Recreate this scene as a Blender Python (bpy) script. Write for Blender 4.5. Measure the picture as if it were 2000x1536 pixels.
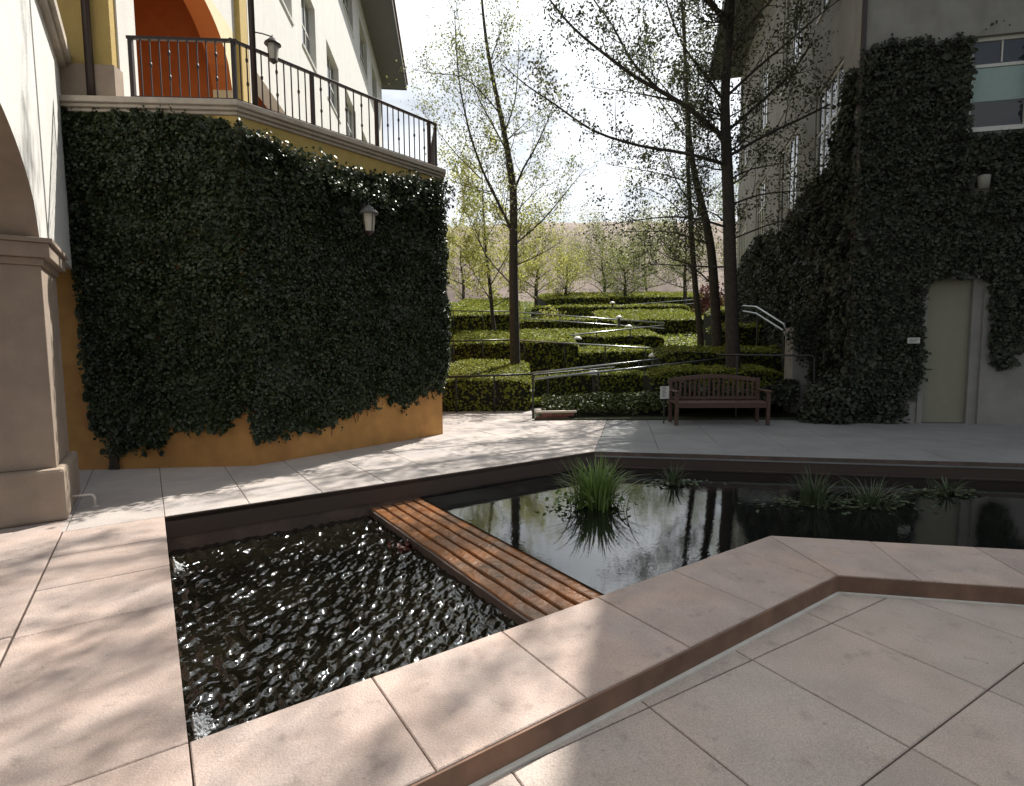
import bpy, math, random
import numpy as np
rnd = random.Random(7)
NR = np.random.RandomState(11)
for o in list(bpy.data.objects): bpy.data.objects.remove(o)
S = bpy.context.scene
COL = S.collection

# ------------------------------------------------------------------ camera, sun, sky
CF, CP, CR, EYE = 1052.0, math.radians(4.63), math.radians(-0.5), 1.45
cd = bpy.data.cameras.new('camera'); cam = bpy.data.objects.new('camera', cd); COL.objects.link(cam)
cd.sensor_width = 36; cd.lens = CF / 2000 * 36; cd.clip_end = 3000; cd.clip_start = 0.05
FX = np.array([0, math.cos(CP), -math.sin(CP)]); RX0 = np.array([1., 0, 0]); UX0 = np.cross(RX0, FX)
RX = math.cos(CR) * RX0 + math.sin(CR) * UX0; UX = -math.sin(CR) * RX0 + math.cos(CR) * UX0
import mathutils
cam.matrix_world = mathutils.Matrix(((RX[0], UX[0], -FX[0], 0), (RX[1], UX[1], -FX[1], 0), (RX[2], UX[2], -FX[2], EYE), (0, 0, 0, 1)))
S.camera = cam

SUN_AZ, SUN_EL = 29.0, 53.0
SUN_STR, SKY_STR = 5.0, 0.05
sl = bpy.data.lights.new('sun', 'SUN'); sl.energy = SUN_STR; sl.angle = math.radians(0.55); sl.color = (1.0, 0.95, 0.87)
sun = bpy.data.objects.new('sun', sl); COL.objects.link(sun)
_a, _e = math.radians(SUN_AZ), math.radians(SUN_EL)
sdir = mathutils.Vector((math.sin(_a) * math.cos(_e), math.cos(_a) * math.cos(_e), math.sin(_e)))
sun.rotation_euler = sdir.to_track_quat('Z', 'Y').to_euler()
sun.location = (20, 40, 60)
W = bpy.data.worlds.new('World'); S.world = W; W.use_nodes = True
wn = W.node_tree; wn.nodes.clear(); wl = wn.links
out = wn.nodes.new('ShaderNodeOutputWorld'); bg = wn.nodes.new('ShaderNodeBackground'); bg.inputs[1].default_value = SKY_STR
sky = wn.nodes.new('ShaderNodeTexSky'); sky.sky_type = 'NISHITA'; sky.sun_disc = False
sky.sun_elevation = _e; sky.sun_rotation = _a; sky.air_density = 1.0; sky.dust_density = 1.5
tc = wn.nodes.new('ShaderNodeTexCoord'); mp = wn.nodes.new('ShaderNodeMapping'); mp.inputs['Scale'].default_value = (1.0, 1.0, 2.6)
no = wn.nodes.new('ShaderNodeTexNoise'); no.inputs['Scale'].default_value = 2.1; no.inputs['Detail'].default_value = 9; no.inputs['Roughness'].default_value = 0.55
rp = wn.nodes.new('ShaderNodeValToRGB'); rp.color_ramp.elements[0].position = 0.30; rp.color_ramp.elements[1].position = 0.54
mx = wn.nodes.new('ShaderNodeMix'); mx.data_type = 'RGBA'; 
# thin cloud, brighter towards the sun that stands behind it above the frame
dt = wn.nodes.new('ShaderNodeVectorMath'); dt.operation = 'DOT_PRODUCT'; dt.inputs[1].default_value = tuple(sdir); wl.new(tc.outputs['Generated'], dt.inputs[0])
mr = wn.nodes.new('ShaderNodeMapRange'); mr.interpolation_type = 'SMOOTHSTEP'; mr.inputs[1].default_value = .3; mr.inputs[2].default_value = 1.0; mr.inputs[3].default_value = 5.5; mr.inputs[4].default_value = 21.0; wl.new(dt.outputs['Value'], mr.inputs[0])
cv = wn.nodes.new('ShaderNodeVectorMath'); cv.operation = 'SCALE'; cv.inputs[0].default_value = (.93, .967, 1.0); wl.new(mr.outputs[0], cv.inputs['Scale']); wl.new(cv.outputs[0], mx.inputs[7])
wl.new(tc.outputs['Generated'], mp.inputs[0]); wl.new(mp.outputs[0], no.inputs['Vector']); wl.new(no.outputs[0], rp.inputs[0])
wl.new(rp.outputs[0], mx.inputs[0]); wl.new(sky.outputs[0], mx.inputs[6]); wl.new(mx.outputs[2], bg.inputs[0]); wl.new(bg.outputs[0], out.inputs[0])
S.view_settings.view_transform = 'Standard'; S.view_settings.look = 'None'; S.view_settings.gamma = 1; S.view_settings.exposure = 0.66
S.view_settings.use_curve_mapping = False
S.cycles.max_bounces = 8; S.cycles.transparent_max_bounces = 8; S.cycles.sample_clamp_indirect = 6

# ------------------------------------------------------------------ measuring helpers (photo measurements to real positions)
CAM = np.array([0, 0, EYE])
def ray(x, y): return FX + RX * (x - 1000) / CF - UX * (y - 768) / CF
def G(x, y, z=0.0):
    d = ray(x, y); return CAM + d * (z - EYE) / d[2]
def V(x, y, Y):
    d = ray(x, y); return CAM + d * Y / d[1]
def azv(a):
    a = math.radians(a); return np.array([math.sin(a), math.cos(a), 0.])
def proj(P):
    d = np.asarray(P, float) - CAM; z = d @ FX; z = np.where(z < .01, .01, z)
    return 1000 + CF * (d @ RX) / z, 768 - CF * (d @ UX) / z
UP = np.array([0, 0, 1.])
class Fr:
    """a wall frame: s along its heading, n outward to the right of the heading, z up"""
    def __init__(f, p, a):
        f.p = np.array([p[0], p[1], 0.]); f.a = a; f.s = azv(a); f.n = np.cross(f.s, UP)
    def __call__(f, s, n, z): return f.p + f.s * s + f.n * n + UP * z
    def hit(f, x, y, n=0):
        d = ray(x, y); q = f.p + f.n * n; t = ((q - CAM) @ f.n) / (d @ f.n); w = CAM + d * t
        return (w - f.p) @ f.s, w[2]

# ------------------------------------------------------------------ mesh helpers
class MB:
    def __init__(m): m.v = []; m.f = []; m.n = 0
    def add(m, v, f):
        v = np.asarray(v, float).reshape(-1, 3); m.v.append(v); m.f += [tuple(i + m.n for i in q) for q in f]; m.n += len(v); return m
    def box(m, fr, s0, s1, n0, n1, z0, z1):
        v = [fr(s, n, z) for z in (z0, z1) for n in (n0, n1) for s in (s0, s1)]
        return m.add(v, [(0, 2, 3, 1), (4, 5, 7, 6), (0, 1, 5, 4), (2, 6, 7, 3), (0, 4, 6, 2), (1, 3, 7, 5)])
    def tube(m, pts, r, n=8, cap=True):
        pts = [np.asarray(p, float) for p in pts]; k = len(pts); r = [r] * k if np.isscalar(r) else r
        vs = []; prev = None
        for i in range(k):
            t = pts[min(i + 1, k - 1)] - pts[max(i - 1, 0)]; t = t / (np.linalg.norm(t) + 1e-9)
            if prev is None: u = np.cross(t, [0.3, 0.2, 1.] if abs(t[2]) < .9 else [1., 0, 0])
            else: u = prev - t * (prev @ t)
            u = u / (np.linalg.norm(u) + 1e-9); prev = u; w = np.cross(t, u)
            for j in range(n):
                a = 2 * math.pi * j / n; vs.append(pts[i] + (u * math.cos(a) + w * math.sin(a)) * r[i])
        f = [(i * n + j, i * n + (j + 1) % n, (i + 1) * n + (j + 1) % n, (i + 1) * n + j) for i in range(k - 1) for j in range(n)]
        if cap: f += [tuple(range(n - 1, -1, -1)), tuple((k - 1) * n + j for j in range(n))]
        return m.add(vs, f)
    def lathe(m, c, prof, n=16):
        vs = [np.array([c[0] + r * math.cos(2 * math.pi * j / n), c[1] + r * math.sin(2 * math.pi * j / n), c[2] + z]) for r, z in prof for j in range(n)]
        k = len(prof)
        f = [(i * n + j, i * n + (j + 1) % n, (i + 1) * n + (j + 1) % n, (i + 1) * n + j) for i in range(k - 1) for j in range(n)]
        f += [tuple(range(n - 1, -1, -1)), tuple((k - 1) * n + j for j in range(n))]
        return m.add(vs, f)
    def prism(m, poly, z0, z1):
        k = len(poly); v = [(p[0], p[1], z0) for p in poly] + [(p[0], p[1], z1) for p in poly]
        return m.add(v, [tuple(range(k - 1, -1, -1)), tuple(range(k, 2 * k))] + [(i, (i + 1) % k, k + (i + 1) % k, k + i) for i in range(k)])
    def build(m, name, mat, parent=None, smooth=False, bevel=0):
        v = np.concatenate(m.v) if m.v else np.zeros((0, 3))
        off = np.array(parent['_o']) if parent is not None and '_o' in parent else np.zeros(3)
        return link(name, v, m.f, mat, parent, smooth, off, bevel)
def link(name, v, f, mat, parent=None, smooth=False, off=None, bevel=0):
    me = bpy.data.meshes.new(name); off = np.zeros(3) if off is None else np.asarray(off)
    me.from_pydata((v - off).tolist(), [], f); me.update()
    if smooth: me.polygons.foreach_set('use_smooth', [True] * len(me.polygons))
    me.materials.append(mat); o = bpy.data.objects.new(name, me); COL.objects.link(o)
    if parent is not None:
        o.parent = parent; o['_o'] = [float(x) for x in off]
    else: o['_o'] = [0., 0., 0.]
    if bevel:
        b = o.modifiers.new('bevel', 'BEVEL'); b.width = bevel; b.segments = 2; b.limit_method = 'ANGLE'
    return o
def thing(name, label, cat, loc=(0, 0, 0), group=None):
    o = bpy.data.objects.new(name, None); COL.objects.link(o); o.location = [float(x) for x in loc]; o.empty_display_size = .1
    o['_o'] = [float(x) for x in loc]; tag(o, label, cat, group); return o
def tag(o, label, cat, group=None):
    o['label'] = label; o['category'] = cat
    if group: o['group'] = group
    return o
def struct(o): o['kind'] = 'structure'; return o
def stuff(o): o['kind'] = 'stuff'; return o

# ------------------------------------------------------------------ materials
def mat(name, col, rough=.7, var=0.0, scale=4.0, col2=None, bump=0.0, bscale=60., spec=.5, metal=0., isl=0., trans=0., obj=0., speck=0., streak=0., spots=0.):
    M = bpy.data.materials.new(name); M.use_nodes = True; nt = M.node_tree; N = nt.nodes; L = nt.links
    b = N['Principled BSDF']; b.inputs['Roughness'].default_value = rough; b.inputs['Metallic'].default_value = metal
    b.inputs['Specular IOR Level'].default_value = spec
    ge = N.new('ShaderNodeNewGeometry'); pos = ge.outputs['Position']
    cur = None
    def rgb(c): 
        n = N.new('ShaderNodeRGB'); n.outputs[0].default_value = (*c, 1); return n.outputs[0]
    cur = rgb(col)
    if col2 is not None:
        t = N.new('ShaderNodeTexNoise'); t.inputs['Scale'].default_value = scale; t.inputs['Detail'].default_value = 6; t.inputs['Roughness'].default_value = .6
        L.new(pos, t.inputs['Vector'])
        r = N.new('ShaderNodeMapRange'); r.inputs[1].default_value = .38; r.inputs[2].default_value = .64; L.new(t.outputs[0], r.inputs[0])
        m = N.new('ShaderNodeMix'); m.data_type = 'RGBA'; L.new(r.outputs[0], m.inputs[0]); L.new(cur, m.inputs[6]); m.inputs[7].default_value = (*col2, 1); cur = m.outputs[2]
    def mul(fac_out, lo, hi, cur):
        r = N.new('ShaderNodeMapRange'); r.inputs[3].default_value = lo; r.inputs[4].default_value = hi; L.new(fac_out, r.inputs[0])
        v = N.new('ShaderNodeVectorMath'); v.operation = 'SCALE'; L.new(cur, v.inputs[0]); L.new(r.outputs[0], v.inputs['Scale']); return v.outputs[0]
    if var:
        t = N.new('ShaderNodeTexNoise'); t.inputs['Scale'].default_value = scale * 2.7; t.inputs['Detail'].default_value = 8; L.new(pos, t.inputs['Vector'])
        cur = mul(t.outputs[0], 1 - 2 * var, 1 + 2 * var, cur)
    if streak:
        t = N.new('ShaderNodeTexNoise'); t.inputs['Scale'].default_value = 3.0; t.inputs['Detail'].default_value = 5
        mpn = N.new('ShaderNodeMapping'); mpn.inputs['Scale'].default_value = (1.6, 1.6, .12); L.new(pos, mpn.inputs[0]); L.new(mpn.outputs[0], t.inputs['Vector'])
        cur = mul(t.outputs[0], 1 - 2 * streak, 1 + streak, cur)
    if speck:
        t = N.new('ShaderNodeTexNoise'); t.inputs['Scale'].default_value = 170; t.inputs['Detail'].default_value = 2; L.new(pos, t.inputs['Vector'])
        cur = mul(t.outputs[0], 1 - 2 * speck, 1 + 2 * speck, cur)
    if spots:
        t = N.new('ShaderNodeTexNoise'); t.inputs['Scale'].default_value = 7.5; t.inputs['Detail'].default_value = 7; t.inputs['Roughness'].default_value = .65; L.new(pos, t.inputs['Vector'])
        r = N.new('ShaderNodeMapRange'); r.inputs[1].default_value = .57; r.inputs[2].default_value = .70; L.new(t.outputs[0], r.inputs[0]); cur = mul(r.outputs[0], 1, 1 - spots, cur)
        t = N.new('ShaderNodeTexNoise'); t.inputs['Scale'].default_value = 38; t.inputs['Detail'].default_value = 3; L.new(pos, t.inputs['Vector'])
        r = N.new('ShaderNodeMapRange'); r.inputs[1].default_value = .70; r.inputs[2].default_value = .76; L.new(t.outputs[0], r.inputs[0]); cur = mul(r.outputs[0], 1, .62, cur)
    if isl: cur = mul(ge.outputs['Random Per Island'], 1 - isl, 1 + isl, cur)
    if obj:
        oi = N.new('ShaderNodeObjectInfo'); cur = mul(oi.outputs['Random'], 1 - obj, 1 + obj, cur)
    L.new(cur, b.inputs['Base Color'])
    if bump:
        t = N.new('ShaderNodeTexNoise'); t.inputs['Scale'].default_value = bscale; t.inputs['Detail'].default_value = 6; L.new(pos, t.inputs['Vector'])
        bn = N.new('ShaderNodeBump'); bn.inputs['Strength'].default_value = bump; bn.inputs['Distance'].default_value = .02; L.new(t.outputs[0], bn.inputs['Height']); L.new(bn.outputs[0], b.inputs['Normal'])
    if trans:
        tr = N.new('ShaderNodeBsdfTranslucent'); v = N.new('ShaderNodeVectorMath'); v.operation = 'SCALE'; v.inputs['Scale'].default_value = 1.6; L.new(cur, v.inputs[0]); L.new(v.outputs[0], tr.inputs[0])
        ms = N.new('ShaderNodeMixShader'); ms.inputs[0].default_value = trans; L.new(b.outputs[0], ms.inputs[1]); L.new(tr.outputs[0], ms.inputs[2]); L.new(ms.outputs[0], N['Material Output'].inputs[0])
    return M
M_pave = mat('pinkish_concrete', (.455, .35, .30), .75, var=.13, scale=1.6, col2=(.385, .32, .29), spots=.26, bump=.35, bscale=90, obj=.09, speck=.22, spec=.3)
M_shadepave = mat('shade_grey_concrete', (.225, .228, .228), .7, var=.1, scale=1.0, col2=(.19, .193, .195), bump=.25, bscale=70, obj=.04, speck=.1, spec=.35)  # grey concrete darkened and cooled to carry the building's shade
M_pave2 = mat('grey_concrete', (.45, .37, .32), .75, var=.13, scale=1.3, col2=(.42, .365, .33), spots=.22, bump=.35, bscale=90, obj=.08, speck=.24, spec=.3)
M_pavefar = mat('pale_concrete', (.46, .41, .375), .7, var=.08, scale=1.3, col2=(.38, .345, .33), bump=.35, bscale=70, obj=.04, speck=.2, spec=.35)
M_joint = mat('joint_sand', (.07, .05, .04), .95)
M_riser = mat('brown_riser_stain', (.20, .115, .075), .8, var=.2, scale=3, col2=(.14, .085, .06), bump=.2, bscale=40)
M_pool = mat('brown_pool_stone', (.13, .085, .07), .55, var=.25, scale=2.5, col2=(.08, .06, .045), bump=.3, bscale=30)
M_seal = mat('pale_sealant', (.62, .60, .55), .6, var=.1)
M_white = mat('white_stucco', (.67, .66, .625), .85, var=.05, scale=1.5, bump=.25, bscale=50, streak=.06, speck=.03)
M_cream = mat('cream_stucco', (.72, .64, .42), .85, var=.05, scale=1.5, bump=.3, bscale=40)
M_beige = mat('beige_stucco', (.36, .285, .22), .85, var=.09, scale=2, col2=(.30, .24, .19), bump=.25, bscale=50, streak=.08, speck=.04)
M_ochre = mat('ochre_stucco', (.50, .265, .08), .85, var=.14, scale=1.8, col2=(.42, .205, .065), bump=.35, bscale=45, streak=.08)
M_ochre2 = mat('dull_ochre_stucco', (.50, .36, .12), .85, var=.08, scale=2.2, bump=.3, bscale=45, streak=.08)
M_orange = mat('burnt_orange_stucco', (.50, .15, .035), .85, var=.07, scale=2, bump=.3, bscale=45)
M_ledge = mat('cast_stone', (.46, .40, .33), .8, var=.1, scale=4, col2=(.38, .33, .27), bump=.3, bscale=60)
M_grey = mat('grey_stucco', (.30, .29, .265), .85, var=.1, scale=1.3, col2=(.25, .24, .22), bump=.3, bscale=45, streak=.1)
M_taupe = mat('beige_door_paint', (.26, .25, .185), .6, var=.05, scale=3, streak=.05)
M_soffit = mat('grey_soffit', (.15, .15, .15), .8, var=.05)
M_roof = mat('roof_tile', (.28, .16, .10), .8, var=.2, scale=5)
M_iron = mat('dark_iron', (.035, .022, .02), .45, var=.2, scale=30, spec=.5)
M_rail = mat('galvanised_rail', (.35, .37, .38), .3, metal=.7)
M_darkrail = mat('dark_painted_rail', (.03, .032, .03), .4)
M_frame = mat('white_window_frame', (.62, .62, .58), .45, var=.03)
M_glass = mat('window_glass', (.03, .035, .04), .04, spec=1.0)
M_blind = mat('pale_green_blind', (.33, .44, .42), .8, var=.05)
M_wood = mat('bench_teak', (.085, .045, .032), .65, var=.25, scale=14, bump=.2, bscale=80, obj=.15)
M_bark = mat('grey_brown_bark', (.060, .050, .042), .9, var=.3, scale=9, col2=(.04, .035, .03), bump=.9, bscale=28)
M_twig = mat('twig_bark', (.045, .038, .033), .85)
M_ivy = mat('ivy_leaf', (.030, .043, .018), .36, var=.22, scale=.9, isl=.65, spec=.38, trans=.10)
M_ivy2 = mat('hazy_ivy_leaf', (.046, .052, .034), .6, isl=.55, spec=.25, trans=.06)  # leaf colour lifted and matted to imitate haze over the right side
M_stem = mat('ivy_stem', (.05, .038, .025), .9, var=.3, scale=20)
M_hedge = mat('hedge_leaf', (.20, .22, .036), .6, isl=.45, spec=.15, trans=.22, var=.15, scale=.7)
M_lowhedge = mat('low_planting_leaf', (.07, .09, .025), .5, isl=.5, spec=.35, trans=.1)
M_hcore = mat('hedge_shade_core', (.012, .014, .008), .95)  # near-black solid core, its colour stands in for shade inside the hedges
M_cover = mat('ground_cover_leaf', (.17, .20, .04), .55, isl=.4, trans=.35)
M_soil = mat('bark_mulch_soil', (.055, .05, .028), .95, var=.3, scale=6, col2=(.035, .05, .018), bump=.5)
M_leafD = mat('dark_tree_leaf', (.055, .062, .028), .5, isl=.5, trans=.25)
M_leafG = mat('yellow_green_tree_leaf', (.28, .28, .07), .55, isl=.45, trans=.45)
M_leafM = mat('mid_green_tree_leaf', (.17, .19, .06), .55, isl=.5, trans=.35)
M_leafR = mat('red_shrub_leaf', (.13, .05, .04), .55, isl=.4, trans=.35)
M_hill = mat('dry_grass_hillside', (.30, .235, .20), .95, var=.2, scale=.16, col2=(.24, .185, .165), bump=.5, bscale=2)
M_reed = mat('reed_blade', (.13, .20, .05), .45, isl=.4, trans=.3)
M_reedD = mat('dull_water_plant', (.06, .085, .04), .5, isl=.4, trans=.2)
M_foam = mat('white_water_foam', (.80, .82, .82), .5, bump=.6, bscale=60)
M_brick = mat('red_brick', (.15, .06, .04), .85, var=.2, scale=20, obj=.2)
M_lampglass = mat('frosted_lamp_glass', (.50, .46, .38), .35, spec=.5, var=.08, scale=30)
M_dimglass = mat('dull_lamp_glass', (.22, .21, .18), .5, var=.2, scale=30)  # darker, mottled glass for the lamp above the door
M_pipe = mat('white_painted_pipe', (.62, .58, .54), .5, var=.08, scale=20)
M_sign = mat('pale_sign_face', (.55, .55, .52), .5)
M_ink = mat('dark_sign_print', (.10, .09, .09), .6)
M_redplant = mat('red_water_leaf', (.12, .035, .025), .4, isl=.4, trans=.2)
M_slab = mat('wet_orange_granite', (.33, .135, .05), .26, var=.22, scale=4, col2=(.20, .12, .075), bump=.8, bscale=26, speck=.32, obj=.08, spec=.6)

def water_mat(name, col, rough, s1, st1, s2, st2, stretch=(1, 1, 1), rot=0, ior=1.34, coat=0.0):
    M = bpy.data.materials.new(name); M.use_nodes = True; N = M.node_tree.nodes; L = M.node_tree.links; b = N['Principled BSDF']
    b.inputs['Roughness'].default_value = rough; b.inputs['IOR'].default_value = ior; b.inputs['Specular IOR Level'].default_value = .5
    ge = N.new('ShaderNodeNewGeometry'); mpn = N.new('ShaderNodeMapping'); mpn.inputs['Scale'].default_value = stretch; mpn.inputs['Rotation'].default_value = (0, 0, rot)
    L.new(ge.outputs['Position'], mpn.inputs[0])
    t0 = N.new('ShaderNodeTexNoise'); t0.inputs['Scale'].default_value = 2.2; t0.inputs['Detail'].default_value = 5; L.new(ge.outputs['Position'], t0.inputs['Vector'])
    m = N.new('ShaderNodeMix'); m.data_type = 'RGBA'; L.new(t0.outputs[0], m.inputs[0]); m.inputs[6].default_value = (*[c * .4 for c in col], 1); m.inputs[7].default_value = (*[c * 1.6 for c in col], 1); L.new(m.outputs[2], b.inputs['Base Color'])
    prev = None
    for s, st in ((s1, st1), (s2, st2)):
        t = N.new('ShaderNodeTexNoise'); t.inputs['Scale'].default_value = s; t.inputs['Detail'].default_value = 3; L.new(mpn.outputs[0], t.inputs['Vector'])
        bn = N.new('ShaderNodeBump'); bn.inputs['Strength'].default_value = st; bn.inputs['Distance'].default_value = .02; L.new(t.outputs[0], bn.inputs['Height'])
        if prev: L.new(prev, bn.inputs['Normal'])
        prev = bn.outputs[0]
    L.new(prev, b.inputs['Normal'])
    if coat: b.inputs['Coat Weight'].default_value = coat; b.inputs['Coat Roughness'].default_value = .03; b.inputs['Coat IOR'].default_value = 1.33; L.new(prev, b.inputs['Coat Normal'])
    return M
M_waterU = water_mat('still_pond_water', (.006, .007, .007), .01, 4, .03, 26, .018, ior=2.1)
M_waterL = water_mat('rippling_pond_water', (.008, .007, .004), .085, 24, .22, 50, .10, (1, 1, 1), ior=1.85)

# ------------------------------------------------------------------ ground pieces
A, B, D = azv(-34), azv(56), azv(101.2)
P1 = G(369, 1449); P2 = P1 + A * 3.35; P3 = P2 + B * 5.13; P4 = P1 + B * 3.856
DN = np.cross(D, UP)   # toward the camera
def AB(a, b): return (P1 + A * a + B * b)[:2]
def half(p, d, inside):
    """half plane through p along d; inside = a point on the kept side"""
    n = np.array([-d[1], d[0]]); n = n / np.linalg.norm(n); s = 1 if (np.asarray(inside)[:2] - p[:2]) @ n > 0 else -1
    return (np.array(p[:2]), n * s)
def clip(poly, hp, off=0):
    p, n = hp; o = []; k = len(poly)
    for i in range(k):
        a, b = poly[i], poly[(i + 1) % k]; da, db = (a - p) @ n - off, (b - p) @ n - off
        if da >= 0: o.append(a)
        if (da < 0) != (db < 0): o.append(a + (b - a) * da / (da - db))
    return o
def inset(poly, g):
    c = np.mean(poly, 0); q = list(poly); k = len(poly)
    for i in range(k):
        d = poly[(i + 1) % k] - poly[i]
        if np.linalg.norm(d) < 1e-4: continue
        q = clip(q, half(poly[i], d, c), g)
        if len(q) < 3: return []
    return q
def area(p):
    p = np.array(p); x, y = p[:, 0], p[:, 1]; return .5 * (x @ np.roll(y, -1) - y @ np.roll(x, -1))
def slab(name, poly, z, th, mt, parent, gap=.006, jit=.0015):
    if len(poly) < 3: return None
    if area(poly) < 0: poly = poly[::-1]
    if abs(area(poly)) < .004: return None
    p = inset(poly, gap / 2)
    q = inset(poly, gap / 2 + .004)
    if len(p) < 3: return None
    if len(q) != len(p): q = p
    z += NR.uniform(-jit, jit); k = len(p)
    v = [(x[0], x[1], z - th) for x in p] + [(x[0], x[1], z - .004) for x in p] + [(x[0], x[1], z) for x in q]
    f = [tuple(range(2 * k, 3 * k))] + [(r * k + i, r * k + (i + 1) % k, (r + 1) * k + (i + 1) % k, (r + 1) * k + i) for r in (0, 1) for i in range(k)]
    return link(name, np.array(v), f, mt, parent)
def grid(orig, u, v, su, sv, ur, vr, hps, z, th, mt, parent, gap=.006, vis=True):
    for i in range(*ur):
        for j in range(*vr):
            P = [orig[:2] + u[:2] * (su * a) + v[:2] * (sv * b) for a, b in ((i, j), (i + 1, j), (i + 1, j + 1), (i, j + 1))]
            for h in hps: P = clip(P, h)
            if len(P) < 3: continue
            if vis:
                c = np.array([[*p, z] for p in P] + [[*np.mean(P, 0), z]]); d = (c - CAM) @ FX
                if d.max() < .3: continue
                x, y = proj(c[d > .2]) if (d > .2).any() else (np.array([9e9]), np.array([0]))
                if x.max() < -150 or x.min() > 2150 or y.min() > 1750: continue
            slab('paving_slab', P, z, th, mt, parent, gap)

def base_plate(name, polys, z0, z1, mt):
    m = MB()
    for p in polys:
        if area(p) < 0: p = p[::-1]
        m.prism(p, z0, z1)
    return struct(m.build(name, mt))
ZL = -.113
# coping round the pool: a bed below the slabs plus the slabs themselves
coping = base_plate('pool_coping', [[AB(-3, -.695), AB(-3, -.012), AB(3.35 - .012, -.012), AB(3.35 - .012, -.695)],
    [AB(-3, -.008), AB(-.645, -.008), AB(-.645, .002), AB(-3, .002)],
    [AB(-.645, -.008), AB(-.645, 3.52), AB(-.012, 3.83), AB(-.012, -.008)]], -.09, -.012, M_joint)
# left strip
near_corner = G(1635, 1123)
bw = -.655
for i in range(-4, 5):
    a0, a1 = (.70 + .6625 * (i - 1), .70 + .6625 * i) if i > 0 else (.0 + .67 * (i - 1) if i < 0 else -.67, 0 if i == 0 else .67 * i)
    if i == 1: a0 = 0
    if i == 0: a0, a1 = -.67, 0
    slab('coping_slab', [AB(a0, -.70), AB(a1, -.70), AB(a1, 0), AB(a0, 0)], 0, .08, M_pave, coping)
js = [0, .70, 1.39, 2.06, 2.72, 3.38]
for i in range(5): slab('coping_slab', [AB(bw, js[i]), AB(0, js[i]), AB(0, js[i + 1]), AB(bw, js[i + 1])], 0, .08, M_pave, coping)
nc = near_corner[:2]; q4 = P4[:2]
slab('coping_slab', [AB(bw, 3.38), AB(0, 3.38), q4, nc], 0, .08, M_pave, coping)
w_d = abs((nc - q4) @ DN[:2])
s_nc = (nc - q4) @ D[:2]
ds = [0.0, .70, 1.38, 2.06, 2.74, 3.4, 4.1, 4.8, 5.5, 6.2, 6.9]
for i in range(len(ds) - 1):
    a, b = ds[i], ds[i + 1]
    o0, o1 = q4 + D[:2] * a, q4 + D[:2] * b
    i0 = nc if i == 0 else q4 + D[:2] * a + DN[:2] * w_d
    slab('coping_slab', [o0, o1, q4 + D[:2] * b + DN[:2] * w_d, i0], 0, .08, M_pave, coping)
m = MB()   # masonry below the slabs: riser on one side, pool wall on the other
for poly in ([AB(bw + .012, -.01), AB(-.03, -.01), q4 - B[:2] * .02 - A[:2] * .03, nc + A[:2] * .012 - B[:2] * .005],
             [nc + A[:2] * .012 - B[:2] * .005, q4 - B[:2] * .02 - A[:2] * .03, q4 + D[:2] * 7 + DN[:2] * .03, q4 + D[:2] * 7 + DN[:2] * (w_d - .012)],
             [AB(-3, -.01), AB(-3, -1.2), AB(4.2, -1.2), AB(4.2, -.03), AB(-.03, -.03)][:0] or [AB(-3, -.7), AB(3.32, -.7), AB(3.32, -.03), AB(-3, -.03)]):
    m.prism(poly if area(poly) > 0 else poly[::-1], -.95, -.093)
kerb = struct(m.build('pool_kerb_wall', M_riser))
m = MB()
for (p, q, dn, q1) in ((AB(bw, -1.5), nc, -A[:2], None), (nc, nc + D[:2] * 7, DN[:2], None)):
    e = .010; qq = nc + (-A[:2] + DN[:2]) * e / (1 + A[:2] @ -DN[:2])
    poly = [p, nc, qq, p + dn * e] if q is nc else [nc, q, q + dn * e, qq]
    m.prism(poly if area(poly) > 0 else poly[::-1], ZL - .02, -.007)
m.build('riser_panel', M_riser, kerb)
# far pool wall with a projecting lip
m = MB()
for k, (o, z0, z1) in enumerate(((.0, -.055, -.004), (.02, -.95, -.056))):
    m.prism([P2[:2] + A[:2] * o - B[:2] * .02, P2[:2] + A[:2] * .5 - B[:2] * .02, P3[:2] + azv(-11.5)[:2] * .5, P3[:2] + azv(-11.5)[:2] * (o * 1.08)][::-1] , z0, z1)
    m.prism([P3[:2] + azv(-11.5)[:2] * (o * 1.08), P3[:2] + azv(-11.5)[:2] * .5, P3[:2] + D[:2] * 8 - DN[:2] * .5, P3[:2] + D[:2] * 8 - DN[:2] * o][::-1], z0, z1)
far_wall = struct(m.build('pool_far_wall', M_pool))
# paving left of the groove, behind the arcade pillar
left_pave = base_plate('arcade_paving', [[AB(-3, -6), AB(-3, -.70), AB(4.5, -.70), AB(4.5, -6)]], -.09, -.012, M_joint)
grid(P1 - B * .703, A, -B, 1.4, 1.4, (-2, 4), (0, 4), [], 0, .08, M_pave, left_pave, .012)
# far plaza
far_pave = base_plate('plaza_paving', [[AB(3.35, -6), AB(3.35, 5.13), AB(13, 9), AB(13, -6)],
    [P3[:2] + np.array([0, 0.001]), P3[:2] + D[:2] * 12, P3[:2] + D[:2] * 12 - DN[:2] * 6, P3[:2] - DN[:2] * 6]][:1], -.2, -.016, M_joint)
splitd = azv(13)  # seam between pale and shade-toned slabs follows the shadow edge
h_back = half(np.array([0, 12.75]), np.array([1., 0.]), (0, 0))
h_r1 = half(P3, splitd, P2 + A)
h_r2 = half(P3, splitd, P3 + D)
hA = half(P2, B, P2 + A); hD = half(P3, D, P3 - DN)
grid(P2, A, B, .69, .685, (0, 13), (-5, 14), [hA, h_r1, h_back], 0, .08, M_pavefar, far_pave, .005)
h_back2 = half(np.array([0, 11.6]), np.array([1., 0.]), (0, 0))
grid(P3, D, -DN, .9, .9, (-3, 13), (0, 8), [hD, h_r2, h_back2], 0, .08, M_shadepave, far_pave, .005)
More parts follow.
